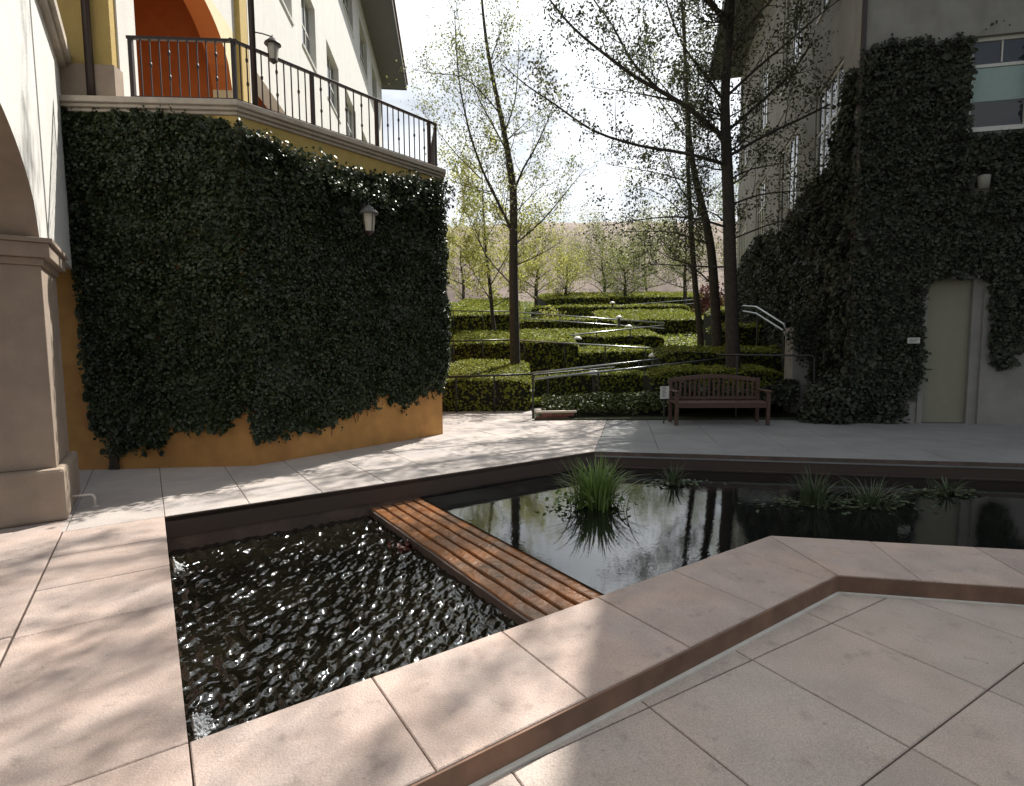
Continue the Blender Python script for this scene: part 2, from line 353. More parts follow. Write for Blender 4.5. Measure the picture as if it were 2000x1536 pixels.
base_plate('plaza_subbase', [[P3[:2] - DN[:2] * .01 - D[:2] * 1.5, P3[:2] + D[:2] * 12 - DN[:2] * .01, P3[:2] + D[:2] * 12 - DN[:2] * 8, P3[:2] - DN[:2] * 8 - D[:2] * 4]], -.2, -.019, M_joint)
# lower pavement near right
ZL = -.113
A2, B2 = azv(-30), azv(60)
o2 = G(1268, 1380, ZL)
low = base_plate('lower_pavement', [[AB(bw, -4), AB(bw, 3.5), nc + D[:2] * 8, nc + D[:2] * 8 + DN[:2] * 8, AB(-8, -4)]], ZL - .3, ZL - .012, M_joint)
hr1 = half(nc, B, nc - A[:2]); hr2 = half(nc, D, nc + DN[:2])
for h1, h2, in ((hr1, hr2),):
    grid(o2, A2, B2, .70, .70, (-7, 5), (-8, 12), [h1, h2], ZL, .08, M_pave2, low, .007)
m = MB()
for (p, q, dn) in ((AB(bw, -1.5), nc, -A[:2]), (nc, nc + D[:2] * 7, DN[:2])):
    e = .030
    q1 = nc + (-A[:2] + DN[:2]) * e / (1 + A[:2] @ -DN[:2]) if True else None
    if p is nc: poly = [nc, q, q + dn * e, q1]
    else: poly = [p, nc, q1, p + dn * e]
    m.prism(poly if area(poly) > 0 else poly[::-1], ZL - .01, ZL + .008)
tag(m.build('sealant_bead', M_seal), 'thin pale sealant line along the foot of the brown step', 'sealant')

# water and the ribbed spillway between the two basins
ZU, ZW = -.225, -.335
wl_, wr_ = 1.86, 2.47
pu = [AB(3.38, wr_ - .02), P3[:2] + splitd[:2] * .03, P3[:2] + D[:2] * 8 - DN[:2] * .03, P4[:2] + D[:2] * 8, P4[:2], AB(-.04, wr_ - .02)]
m = MB(); m.add([(p[0], p[1], ZU) for p in pu], [tuple(range(len(pu)))[::-1]]); 
wu = struct(m.build('upper_pond_water', M_waterU))
na, nb = 700, 400
aa, bb = np.meshgrid(np.linspace(-.04, 3.4, na), np.linspace(-.04, wl_ + .03, nb), indexing='ij')
X = P1[0] + A[0] * aa + B[0] * bb; Y = P1[1] + A[1] * aa + B[1] * bb
z = np.zeros_like(X)
for k in range(46):
    lam = NR.uniform(.032, .15); th = math.radians(NR.normal(75, 32)); kx, ky = math.sin(th), math.cos(th)
    z += (lam ** 1.05) * .0140 * np.sin(2 * math.pi / lam * (X * kx + Y * ky) + NR.uniform(0, 6.28))
z = np.sign(z) * np.abs(z) ** .9 * .72
z += .012 * np.exp(-((aa - .15) ** 2 + bb ** 2) / .05) + .01 * np.exp(-((aa - 2.05) ** 2 + bb ** 2) / .03)
v = np.stack([X, Y, ZW + z], -1).reshape(-1, 3)
idx = np.arange(na * nb).reshape(na, nb)
f = np.stack([idx[:-1, :-1], idx[:-1, 1:], idx[1:, 1:], idx[1:, :-1]], -1).reshape(-1, 4)
me = bpy.data.meshes.new('lower_pond_water'); me.from_pydata(v.tolist(), [], f.tolist()); me.polygons.foreach_set('use_smooth', [True] * len(me.polygons)); me.materials.append(M_waterL)
lw = bpy.data.objects.new('lower_pond_water', me); COL.objects.link(lw); struct(lw)
if (np.cross(v[f[0][1]] - v[f[0][0]], v[f[0][2]] - v[f[0][0]]))[2] < 0: me.flip_normals()
sp = thing('spillway', 'wet orange granite spillway with dark grooves between the two basins', 'spillway', P1 + B * 2.1 + A * 1.6 + UP * -.5)
fr = Fr(P1, -34)   # s along A, n along B
NSL = 5; wsl = (wr_ - wl_) / NSL
MB().box(fr, -.03, 3.37, wl_ + .03, wr_, -.95, -.292).build('spillway_core', M_pool, sp)
for k in range(NSL):
    n0 = wl_ + wsl * k; zt = -.258 + .004 * k
    m = MB(); L_ = 26
    vs = []; g = .024
    prof = [(n0 + g, -.30), (n0 + g, zt - .006), (n0 + g + .006, zt), (n0 + wsl - .008, zt + .001), (n0 + wsl - .002, zt - .006), (n0 + wsl - .002, -.30)]
    for i in range(L_ + 1):
        s = -.02 + 3.38 * i / L_; wob = NR.normal(0, .003)
        vs += [fr(s, n + wob, z_ + NR.normal(0, .0012)) for n, z_ in prof]
    m.add(vs, [(i * 6 + j, i * 6 + j + 1, i * 6 + 7 + j, i * 6 + 6 + j) for i in range(L_) for j in range(5)])
    m.build('spillway_slab', M_slab, sp)
MB().box(fr, -.03, 3.37, wl_ - .0, wl_ + .028, -.95, -.275).build('spillway_face', M_pool, sp)
m = MB(); m.add([(p[0], p[1], -.94) for p in (AB(-1, -1), AB(-1, 9), AB(8, 9), AB(8, -1))], [(0, 1, 2, 3)]); struct(m.build('pool_floor', M_pool))

# foam where the inlets fall into the lower basin
def foam(c, r, h, label, n=620):
    m = MB()
    for i in range(n):
        a = NR.uniform(0, 6.28); q = abs(NR.normal(0, .5)) * r; s = NR.uniform(.0025, .009)
        p = c + B * abs(math.cos(a)) * q + A * math.sin(a) * q * 1.3 + UP * (NR.uniform(0, 1) ** 2 * h - .003) * math.exp(-q / r * 1.6)
        m.lathe(p, [(.2 * s, -s), (s, 0), (.3 * s, s * .8)], 6)
    return stuff(tag(m.build('foam', M_foam, None, True), label, 'foam'))
foam(G(378, 1425, ZW), .085, .06, 'white splash of foam in the near corner of the rippling basin')
foam(G(340, 1112, ZW), .06, .10, 'small white splash of foam against the left wall of the basin')

# ------------------------------------------------------------------ terraced garden, hillside
TY = np.array([-50, 12.7, 13.3, 16, 19, 23, 28, 36, 44, 60, 90, 400]); TZ = np.array([-.02, -.02, .05, .45, .86, 1.53, 2.5, 3.9, 5.15, 5.4, 5.4, 5.4])
def tz(y): return np.interp(y, TY, TZ)
ys = np.concatenate([np.arange(10.6, 60, .5), np.arange(60, 420, 20)]); xs = np.linspace(-90, 90, 91)
yy, xx = np.meshgrid(ys, xs, indexing='ij'); zz = tz(yy) - .03 + .04 * np.sin(xx * .9 + yy) * np.clip((yy - 13) / 5, 0, 1) - .05 * (yy < 12.5)
idx = np.arange(len(ys) * len(xs)).reshape(len(ys), len(xs))
f = np.stack([idx[:-1, :-1], idx[:-1, 1:], idx[1:, 1:], idx[1:, :-1]], -1).reshape(-1, 4)
struct(link('terraced_ground', np.stack([xx, yy, zz], -1).reshape(-1, 3), f.tolist(), M_soil, None, True))
xs = np.linspace(-400, 400, 161); ss = np.linspace(0, 1, 40)
s2, x2 = np.meshgrid(ss, xs, indexing='ij')
ridge = 36.3 + .6 * np.sin(x2 * .02 + 1) + .35 * np.sin(x2 * .06) - .0002 * (x2 - 10) ** 2 * 0
z2 = 3 + (ridge - 3) * np.sin(s2 * math.pi / 2) ** 1.0 + 1.0 * np.sin(x2 * .11 + s2 * 9 + 2 * np.sin(x2 * .04))*(1 - s2) + .8 * np.sin(x2 * .31 + s2 * 21) * (1 - s2) + NR.normal(0, .12, s2.shape)
y2 = 95 + s2 * 68
idx = np.arange(s2.size).reshape(s2.shape); f = np.stack([idx[:-1, :-1], idx[:-1, 1:], idx[1:, 1:], idx[1:, :-1]], -1).reshape(-1, 4)
struct(link('dry_hillside', np.stack([x2, y2, z2], -1).reshape(-1, 3), f.tolist(), M_hill, None, True))
m = MB(); m.add([(-900, -300, -1), (900, -300, -1), (900, 1500, -1), (-900, 1500, -1)], [(0, 1, 2, 3)]); struct(m.build('ground', M_soil))

# ------------------------------------------------------------------ leaf scattering
LEAF = np.array([(0, 0, 0), (.42, .25, .10), (.30, .72, .05), (0, 1, -.05), (-.30, .72, .05), (-.42, .25, .10)]); LEAFF = [(0, 1, 2, 3), (0, 3, 4, 5)]
QUAD = np.array([(0, 0, 0), (.32, .5, .08), (0, 1, 0), (-.32, .5, .08)]); QUADF = [(0, 1, 2, 3)]
def leaves(P, Nn, size, shape=LEAF, faces=LEAFF, tilt=.6, droop=0.0):
    """one leaf per point, facing about Nn; returns vertices and faces"""
    n = len(P); Nn = Nn + NR.normal(0, tilt, (n, 3)); Nn /= np.linalg.norm(Nn, axis=1, keepdims=True)
    T = NR.normal(0, 1, (n, 3)); T[:, 2] -= droop; T -= Nn * (T * Nn).sum(1, keepdims=True); T /= np.linalg.norm(T, axis=1, keepdims=True) + 1e-9
    Bt = np.cross(T, Nn); sz = (size * NR.uniform(.6, 1.35, n))[:, None, None]
    v = P[:, None, :] + sz * (Bt[:, None, :] * shape[None, :, 0:1] + T[:, None, :] * shape[None, :, 1:2] + Nn[:, None, :] * shape[None, :, 2:3])
    k = len(shape); f = (np.arange(n)[:, None, None] * k + np.array(faces)[None]).reshape(-1, len(faces[0]))
    return v.reshape(-1, 3), f
def leafmesh(name, parts, mt, parent=None):
    vs, fs, o = [], [], 0
    for v, f in parts: vs.append(v); fs.append(f + o); o += len(v)
    v = np.concatenate(vs); f = np.concatenate(fs)
    off = np.array(parent['_o']) if parent is not None else np.zeros(3)
    me = bpy.data.meshes.new(name); nv, nf, k = len(v), len(f), f.shape[1]
    me.vertices.add(nv); me.vertices.foreach_set('co', (v - off).ravel().astype(np.float32))
    me.loops.add(nf * k); me.loops.foreach_set('vertex_index', f.ravel().astype(np.int32))
    me.polygons.add(nf); me.polygons.foreach_set('loop_start', (np.arange(nf) * k).astype(np.int32)); me.polygons.foreach_set('loop_total', np.full(nf, k, np.int32))
    me.update(); me.validate(); me.materials.append(mt)
    o = bpy.data.objects.new(name, me); COL.objects.link(o)
    if parent is not None: o.parent = parent
    return stuff(o)
def wnoise(u, v, sc, seed=0):
    r = np.random.RandomState(seed); t = 0
    for k in range(7):
        f = sc * (1.5 ** (k * .6)); th = r.uniform(0, 6.28); t = t + np.sin(f * (u * math.cos(th) + v * math.sin(th)) + r.uniform(0, 6.28) + 1.2 * np.sin(f * .7 * (v * math.cos(th) - u * math.sin(th)))) / (1.2 ** k)
    return t / 3

# ------------------------------------------------------------------ windows
def window(parent, fr, s0, s1, z0, z1, inset_=.12, cols=1, rows=(.5,), bar=.05, sill=True, blind=None, fm=None, side=1):
    """frame with bars in an opening, panes as its sub-parts; n measured outward (side=-1 turns the wall round)"""
    fm = fm or M_frame; n1 = -inset_ * side; m = MB(); b = bar; d = .05 * side
    lo, hi = sorted((n1, n1 - d))
    m.box(fr, s0, s0 + b, lo, hi, z0, z1); m.box(fr, s1 - b, s1, lo, hi, z0, z1); m.box(fr, s0 + b, s1 - b, lo, hi, z0, z0 + b); m.box(fr, s0 + b, s1 - b, lo, hi, z1 - b, z1)
    lo2, hi2 = lo + .006, hi - .006
    ss_ = [s0 + b + (s1 - s0 - 2 * b) * k / cols for k in range(cols + 1)]
    for k in range(1, cols): m.box(fr, ss_[k] - b * .4, ss_[k] + b * .4, lo2, hi2, z0 + b, z1 - b)
    zs = [z0 + b] + [z0 + (z1 - z0) * r for r in rows] + [z1 - b]
    for zr in zs[1:-1]:
        for k in range(cols): m.box(fr, ss_[k] + b * .4 * (k > 0), ss_[k + 1] - b * .4 * (k < cols - 1), lo2 + .002, hi2 - .002, zr - b * .45, zr + b * .45)
    if sill: m.box(fr, s0 - .05, s1 + .05, min(-(inset_ - .001) * side, .04 * side), max(-(inset_ - .001) * side, .04 * side), z0 - .06, z0 - .002)
    w = m.build('window', fm, parent)
    for k in range(cols):
        for j in range(len(zs) - 1):
            pm = MB(); c = n1 - d * .5
            pm.box(fr, ss_[k] + .01, ss_[k + 1] - .01, min(c, c - .008 * side), max(c, c - .008 * side), zs[j] + .01, zs[j + 1] - .01)
            pm.build('pane', M_glass, w)
    return w
def wall_grid(m, fr, s0, s1, z0, z1, opens, n0=-.3, n1=0.0):
    ss_ = sorted({s0, s1, *[o[0] for o in opens], *[o[1] for o in opens]}); zs = sorted({z0, z1, *[o[2] for o in opens], *[o[3] for o in opens]})
    ss_ = [s for s in ss_ if s0 <= s <= s1]; zs = [z for z in zs if z0 <= z <= z1]
    def solid(i, j):
        if i < 0 or j < 0 or i >= len(ss_) - 1 or j >= len(zs) - 1: return False
        cs, cz = (ss_[i] + ss_[i + 1]) / 2, (zs[j] + zs[j + 1]) / 2
        return not any(o[0] < cs < o[1] and o[2] < cz < o[3] for o in opens)
    for i in range(len(ss_) - 1):
        for j in range(len(zs) - 1):
            if not solid(i, j): continue
            a, b, c, d = ss_[i], ss_[i + 1], zs[j], zs[j + 1]
            m.add([fr(a, n1, c), fr(b, n1, c), fr(b, n1, d), fr(a, n1, d)], [(0, 3, 2, 1)])
            m.add([fr(a, n0, c), fr(b, n0, c), fr(b, n0, d), fr(a, n0, d)], [(0, 1, 2, 3)])
            for di, dj, e in ((-1, 0, (a, a, c, d)), (1, 0, (b, b, c, d)), (0, -1, (a, b, c, c)), (0, 1, (a, b, d, d))):
                if not solid(i + di, j + dj):
                    x0, x1, y0, y1 = e
                    m.add([fr(x0, n0, y0), fr(x0, n1, y0), fr(x1, n1, y1), fr(x1, n0, y1)] if di else [fr(x0, n0, y0), fr(x1, n0, y0), fr(x1, n1, y0), fr(x0, n1, y0)], [(0, 1, 2, 3)])

# ------------------------------------------------------------------ the near arcade on the left
pil = G(134, 1016); fa = Fr(pil, -33.8)
arc = thing('arcade', 'white stucco arcade wall with a beige pillar and arch at the left edge', 'arcade', fa(.5, -.5, 0))
TH = 1.05
MB().box(fa, .0, 1.02, -TH - .06, 0.0, 0, .46).build('pillar_base', M_beige, arc, bevel=.03)
MB().box(fa, .07, .95, -TH, -.06, .46, 2.19).build('pillar_shaft', M_beige, arc, bevel=.01)
m = MB()
for k, (e, z0, z1) in enumerate(((.0, 2.19, 2.25), (.05, 2.252, 2.37), (.075, 2.372, 2.41))): m.box(fa, .07 - e - .02, .95 + e + .02, -TH - e, -.06 + e + .02, z0, z1)
m.build('capital', M_beige, arc, bevel=.006)
# arch wall: solid above openings, elliptical arches
m = MB(); ZT = 4.84; n0, n1 = -TH + .02, -.055
def archseg(m, fr, c, hs, zs_, rise, s_lo, s_hi, zt, n0, n1, k=26):
    s = [s_lo + (s_hi - s_lo) * i / k for i in range(k + 1)]
    zc = [zs_ + rise * math.sqrt(max(0, 1 - ((x - c) / hs) ** 2)) for x in s]
    for i in range(k):
        a, b, za, zb = s[i], s[i + 1], zc[i], zc[i + 1]
        m.add([fr(a, n1, za), fr(b, n1, zb), fr(b, n1, zt), fr(a, n1, zt)], [(0, 3, 2, 1)]); m.add([fr(a, n0, za), fr(b, n0, zb), fr(b, n0, zt), fr(a, n0, zt)], [(0, 1, 2, 3)])
archseg(m, fa, -1.93, 2.0, 2.41, .72, -3.93, .07, ZT, n0, n1)
wall_grid(m, fa, .07, .95, 2.41, ZT, [], n0, n1)
wall_grid(m, fa, .95, 2.75, 2.46, ZT, [], n0, n1)
wall_grid(m, fa, -5.2, -3.93, 0, ZT, [], n0, n1)
m.build('arch_wall', M_white, arc)
m = MB()
def soff(m, fr, c, hs, zs_, rise, s_lo, s_hi, n0, n1, k=26):
    s = [s_lo + (s_hi - s_lo) * i / k for i in range(k + 1)]; zc = [zs_ + rise * math.sqrt(max(0, 1 - ((x - c) / hs) ** 2)) for x in s]
    for i in range(k): m.add([fr(s[i], n0, zc[i]), fr(s[i], n1, zc[i]), fr(s[i + 1], n1, zc[i + 1]), fr(s[i + 1], n0, zc[i + 1])], [(0, 3, 2, 1)])
soff(m, fa, -1.93, 2.0, 2.41, .72, -3.93, .07, n0, n1)
m.build('arch_soffit', M_beige, arc)
MB().box(fa, -5.25, 3.0, n0 - .05, n1 + .07, ZT + .002, ZT + .05).box(fa, -5.25, 3.0, n0 - .08, n1 + .12, ZT + .052, ZT + .17).build('coping_stone', M_ledge, arc)
MB().box(fa, -5.2, 3.0, n0 - 2.2, n0 - .02, ZT - .3, ZT - .1).build('ceiling', M_beige, arc)
# bent white pipe beside the pillar
pb = G(178, 998); pt = thing('pipe_hoop', 'small bent white pipe beside the foot of the arcade pillar', 'pipe', pb)
c = G(186, 990)
pts = [fa(*((pb - fa.p) @ np.array([fa.s, fa.n]).T), .0)] if False else None
q0 = np.array([c[0], c[1], 0.]); dirL = -B
pts = [q0, q0 + UP * .085, q0 + UP * .112 + dirL * .01, q0 + UP * .122 + dirL * .03, q0 + UP * .124 + dirL * .22]
MB().tube(pts, .012, 8).build('pipe', M_pipe, pt, True); MB().lathe(q0, [(.028, 0), (.028, .008), (.012, .010)], 10).build('flange', M_pipe, pt)

# ------------------------------------------------------------------ ivy-covered balcony wing
c0 = G(495, 910); c1 = G(865, 848); cl = G(160, 918)
a1, a2 = 85.75, 40.4
f1 = Fr(c0 - azv(a1) * 4.4, a1); L1 = 4.4
f2 = Fr(c0, a2); L2 = float(np.linalg.norm(c1 - c0))
a3 = -12.0; f3 = Fr(c1, a3)
ZB = 4.00; ZBT = 4.44
wing = thing('ivy_wing', 'ochre stucco balcony wing behind the ivy beside the plaza', 'building', c0 + azv(330) * 1.0)
m = MB()
pw = [f1(0, 0, 0), c0, c1, f3(7, 0, 0), f3(7, -4, 0), f1(0, -5, 0)]
m.prism([p[:2] for p in pw][::-1] if area([p[:2] for p in pw]) < 0 else [p[:2] for p in pw], 0, ZB - .002)
m.build('wall', M_ochre, wing)
def offpoly(o):
    b12 = f1.n + f2.n; b12 = b12 / np.linalg.norm(b12); k = 1 / (b12 @ f1.n)
    b23 = f2.n + f3.n; b23 = b23 / np.linalg.norm(b23); k2 = 1 / (b23 @ f2.n)
    q = [f1(0, o, 0), c0 + b12 * o * k, c1 + b23 * o * k2, f3(7, o, 0), f3(7, -4, 0), f1(0, -5, 0)]
    q = [p[:2] for p in q]; return q[::-1] if area(q) < 0 else q
MB().prism(offpoly(.012), ZB, ZB + .29).build('frieze', M_ochre2, wing)
m = MB()
for o, z0, z1 in ((.05, ZB + .292, ZB + .33), (.09, ZB + .332, ZB + .37), (.13, ZB + .372, ZBT)): m.prism(offpoly(o), z0, z1)
m.build('balcony_ledge', M_ledge, wing, bevel=.008)

def ivy_leaves(fr, s0, s1, z0, z1, dens, size, keep, bulge, seed, tilt=.55):
    n = int((s1 - s0) * (z1 - z0) * dens); s = NR.uniform(s0, s1, n); zz_ = NR.uniform(z0, z1, n)
    k = keep(s, zz_); s, zz_ = s[k], zz_[k]; n = len(s)
    bl = bulge * (.55 + .35 * wnoise(s, zz_, 2.6, seed) + .35 * wnoise(s, zz_, 8.0, seed + 50)) ; nn = .012 + np.maximum(bl, .02) * NR.uniform(.15, 1.0, n) ** .7
    P = fr.p + s[:, None] * fr.s + nn[:, None] * fr.n + zz_[:, None] * UP
    Nn = np.tile(fr.n, (n, 1)) + UP * .35 + wnoise(s, zz_, 5, seed + 3)[:, None] * fr.s * .5 + wnoise(s, zz_, 5, seed + 4)[:, None] * UP * .5
    return leaves(P, Nn, size, tilt=tilt, droop=.9)
# outline of the growth, measured along the photo
BX = np.array([120, 150, 158, 165, 172, 185, 200, 240, 300, 340, 400, 440, 480, 497, 515, 560, 600, 640, 680, 705, 740, 760, 785, 810, 865, 900])
BY = np.array([300, 560, 660, 730, 800, 850, 868, 878, 868, 838, 822, 832, 800, 835, 866, 848, 842, 832, 810, 795, 775, 772, 792, 775, 752, 745])
TX = np.array([100, 130, 240, 262, 300, 400, 440, 470, 520, 560, 640, 700, 800, 865, 900]); TYp = np.array([196, 200, 203, 215, 222, 226, 232, 258, 276, 300, 325, 342, 352, 360, 362])
def keep_l(fr, extra=0):
    def k(s, zz_):
        P = fr.p + s[:, None] * fr.s + zz_[:, None] * UP + fr.n * .05; x, y = proj(P)
        ns = wnoise(x * .05, y * .05, 1.3, 5) * 16 + NR.normal(0, 7, len(s))
        lft = x > 122 + np.clip((y - 420) * .12, 0, 40) + wnoise(y * .03, x * .0, 1, 8) * 14 + NR.normal(0, 4, len(s))
        return (y < np.interp(x, BX, BY) + ns) & (y > np.interp(x, TX, TYp) + ns * .5) & (lft | (y < 500))
    return k
def keep_top(s, zz_):
    P = f2.p + s[:, None] * f2.s + zz_[:, None] * UP + f2.n * .05; x, y = proj(P); t = np.interp(x, TX, TYp); d = y - t
    return (d > -4) & (d < 75 + 30 * wnoise(s * 2, zz_, 2, 77)) & (NR.uniform(0, 1, len(s)) > np.clip(d / 90, 0, 1))
ivy = thing('ivy', 'dense dark ivy covering the ochre wall below the balcony', 'climbing plant', c0 + UP * .05)
def keep3(s, zz_): return (zz_ < 4.0 + NR.normal(0, .05, len(s))) & (zz_ > .95 + .25 * np.sin(s * 4) + NR.normal(0, .08, len(s)))
leafmesh('ivy_foliage', [ivy_leaves(f1, .6, L1 + .03, .1, 4.36, 3200, .040, keep_l(f1), .15, 1, .7), ivy_leaves(f2, -.02, L2 + .03, .1, 4.30, 3200, .040, keep_l(f2), .17, 2, .7),
    ivy_leaves(f1, .6, L1, .1, 4.3, 1000, .085, keep_l(f1), .03, 5, .25), ivy_leaves(f2, 0, L2, .1, 4.25, 1000, .085, keep_l(f2), .03, 6, .25),
    ivy_leaves(f2, -.1, L2 + .05, 3.1, 4.33, 2400, .045, keep_top, .62, 21, .9),
    ivy_leaves(f3, -.05, 1.6, .5, 4.1, 2200, .050, keep3, .18, 3)], M_ivy, ivy)
root = f1.hit(220, 914)[0]
for k in range(3):
    s = root + .02 * k; pts = [f1(s + NR.normal(0, .01) + .03 * math.sin(i * .9 + k), .03, .0 + i * .22) for i in range(9)]; MB().tube(pts, [.022 - .0015 * i for i in range(9)], 6).build('stem', M_stem, ivy)
m = MB()
for k in range(16):   # bare runners hanging or creeping below the leaf edge
    fr, s = (f1, NR.uniform(1.6, L1)) if k < 6 else (f2, NR.uniform(0, L2)); x, y = proj(np.array([fr(s, 0, 1.)])); zb = fr.hit(float(x[0]), float(np.interp(x[0], BX, BY)))[1]
    pts = [fr(s + .03 * math.sin(i + k) + .02 * i, .012, max(.03, zb + .25 - .1 * i)) for i in range(5)]; m.tube(pts, .004, 4)
stuff(m.build('runners', M_stem, ivy))

# balcony railing
rail = thing('balcony_railing', 'dark iron balcony railing with knuckled balusters along the curved ledge', 'railing', c0 + UP * ZBT)
RT = 5.19; ins = -.02
s_left = f1.hit(255, 120)[0]
segs = [(f1, s_left, L1 + .01), (f2, 0.0, L2 - .04), (f3, .04, 3.0)]
for fr, s0, s1 in segs:
    MB().box(fr, s0 - .04, s1 + .03, ins - .022, ins + .022, RT - .035, RT).build('top_rail', M_iron, rail, bevel=.005)
    MB().box(fr, s0, s1, ins - .012, ins + .012, ZBT + .05, ZBT + .068).build('bottom_rail', M_iron, rail)
def post(fr, s, w=.045, zt=RT - .036): MB().box(fr, s - w / 2, s + w / 2, ins - w / 2, ins + w / 2, ZBT, zt).build('post', M_iron, rail)
posts2 = [f2.hit(px, 200)[0] for px in (612, 736, 838)]
post(f1, s_left); post(f1, L1 - .01)
for s in posts2: post(f2, s)
post(f3, .12); post(f3, 1.2)
bal_mesh = {}
def baluster(fr, s, kind):
    o_ = fr(s, ins, ZBT + .069)
    if kind not in bal_mesh:
        m = MB(); z0, z1 = 0, RT - .036 - ZBT - .069; f0 = Fr((0, 0), 0); m.box(f0, -.0065, .0065, -.0065, .0065, z0, z1)
        for zc in ({0: [], 1: [.36], 2: [.22, .50]}[kind]): m.lathe((0, 0, zc), [(.0075, -.03), (.013, -.022), (.017, -.008), (.017, .008), (.013, .022), (.0075, .03)], 8)
        v = np.concatenate(m.v); me = bpy.data.meshes.new('baluster'); me.from_pydata(v.tolist(), [], m.f); me.materials.append(M_iron); bal_mesh[kind] = me
    o = bpy.data.objects.new('baluster', bal_mesh[kind]); COL.objects.link(o); o.parent = rail; o.location = (o_ - np.array(rail['_o'])).tolist(); o.rotation_euler = (0, 0, -math.radians(fr.a))
kinds = [0, 0, 1, 0, 2]
def fill(fr, s0, s1, n, ph=0):
    for k in range(1, n + 1): baluster(fr, s0 + (s1 - s0) * k / (n + 1), kinds[(k + ph) % 5])
fill(f1, s_left, L1, 10); pole_s = f2.hit(500, 200)[0]
fill(f2, 0, pole_s, 2, 2); fill(f2, pole_s, posts2[0], 7, 1); fill(f2, posts2[0], posts2[1], 7, 3); fill(f2, posts2[1], posts2[2], 9, 0); fill(f3, .12, 1.2, 8); fill(f3, 1.2, 3, 12)

def lantern(name, label, base, out_dir, arm, s=1.0, hang=True, wallplate=True):
    """carriage lantern: bracket arm from base, hood, tapered glass with ribs"""
    t = thing(name, label, 'lamp', base); tip = base + out_dir * arm
    m = MB()
    if wallplate: m.lathe(base + UP * -.02 * s, [(.035 * s, -.05 * s), (.035 * s, .05 * s)], 10)
    m.tube([base, base + out_dir * arm * .5 + UP * .01 * s, tip + UP * .0], .010 * s, 6); m.build('bracket', M_iron, t)
    c = tip + UP * (-.02 * s)
    MB().lathe(c, [(.005 * s, .055 * s), (.012 * s, .04 * s), (.008 * s, .02 * s), (.04 * s, .0), (.085 * s, -.045 * s), (.125 * s, -.085 * s), (.13 * s, -.10 * s), (.09 * s, -.105 * s)], 16).build('hood', M_iron if hang else M_soffit, t, True)
    MB().lathe(c, [(.088 * s, -.106 * s), (.08 * s, -.2 * s), (.062 * s, -.33 * s), (.06 * s, -.34 * s)], 12).build('lamp_glass', M_lampglass, t, True)
    m = MB()
    for k in range(4):
        a = math.pi / 4 + k * math.pi / 2; u = np.array([math.cos(a), math.sin(a), 0]); m.tube([c + u * .092 * s - UP * .106 * s, c + u * .065 * s - UP * .34 * s], .0055 * s, 4)
    m.lathe(c - UP * .34 * s, [(.068 * s, 0), (.07 * s, -.012 * s), (.03 * s, -.04 * s), (.008 * s, -.06 * s)], 12); m.build('cage', M_iron, t)
    return t
sL, zL = f2.hit(720, 396, .26)
lantern('wall_lantern', 'carriage lantern with pale glass set in the ivy wall', f2(sL, .16, zL - .03), f2.n, .10, 1.05, hang=False)
# tall black lamp pole rising from the railing
pp = f2(pole_s, -.02, 0)
lp = thing('lamp_pole', 'tall dark pole rising through the balcony railing by the corner', 'pole', pp + UP * ZBT)
MB().tube([pp + UP * ZBT, pp + UP * 9.5], .036, 12).build('shaft', M_iron, lp, True); MB().lathe(pp + UP * ZBT, [(.06, 0), (.06, .03), (.04, .05)], 12).build('base_collar', M_iron, lp)
lantern('pole_lantern', 'carriage lantern hanging from the dark pole above the balcony railing', pp + UP * (V(505, 62, pp[1])[2]), azv(60), .23, .78, wallplate=False)

# ------------------------------------------------------------------ tall white building behind the balcony
aE = -6.5; pE = V(240, 190, 6.97); fe = Fr(pE, aE)
bl = thing('white_building', 'tall white stucco building with orange arch recess and overhanging eave', 'building', fe(0, -3, 0))
def eh(x, y, n=0): return fe.hit(x, y, n)
sA0, sA1 = .38, 3.62; ZF = ZBT
LEN = 28.2; ZE = 18.2
s_p = eh(450, 105)[0]
wins = []
for x0_, x1_, z0_, z1_ in ((530, 572, 10.1, 12.0), (589, 621, 10.15, 12.0), (638, 672, 10.15, 12.0), (676, 704, 10.3, 12.0)):
    wins.append((max(eh(x0_, 100)[0], s_p + 1.2), eh(x1_, 100)[0], z0_, z1_))
wins = [(6.9, 8.05, 10.1, 12.), (9.05, 10.7, 10.1, 12.), (12.25, 14.3, 10.1, 12.), (15.7, 18.0, 10.1, 12.), (19.9, 22.2, 10.1, 12.), (24, 26, 10.1, 12)]
low_w = [(12.4, 14.4, 6.2, 8.2), (16, 18.2, 6.2, 8.2), (20.5, 22.6, 6.2, 8.2)]
up_w = [(s, e, 15.2, 17.2) for s, e, _, _ in wins]
rec = (4.9, 7.35, ZF, 7.38)
m = MB()
wall_grid(m, fe, 4.45, LEN, 0, ZE, wins + low_w + up_w + [rec], -.35, 0)
wall_grid(m, fe, -.02, sA0, 0, ZE, [], -.35, 0)
wall_grid(m, fe, sA0, 4.45, 7.5, ZE, [], -.35, 0)
m.build('facade', M_white, bl)
m = MB(); archc, archh = (sA0 + sA1) / 2, (sA1 - sA0) / 2
archseg(m, fe, archc, archh, 6.35, 1.05, sA0, sA1, 7.5, -.35, 0); wall_grid(m, fe, sA1, 4.45, 0, 7.5, [], -.35, 0)
m.build('arch_panel', M_cream, bl)
m = MB(); soff(m, fe, archc, archh, 6.35, 1.05, sA0, sA1, -.35, 0); m.build('arch_soffit', M_orange, bl)
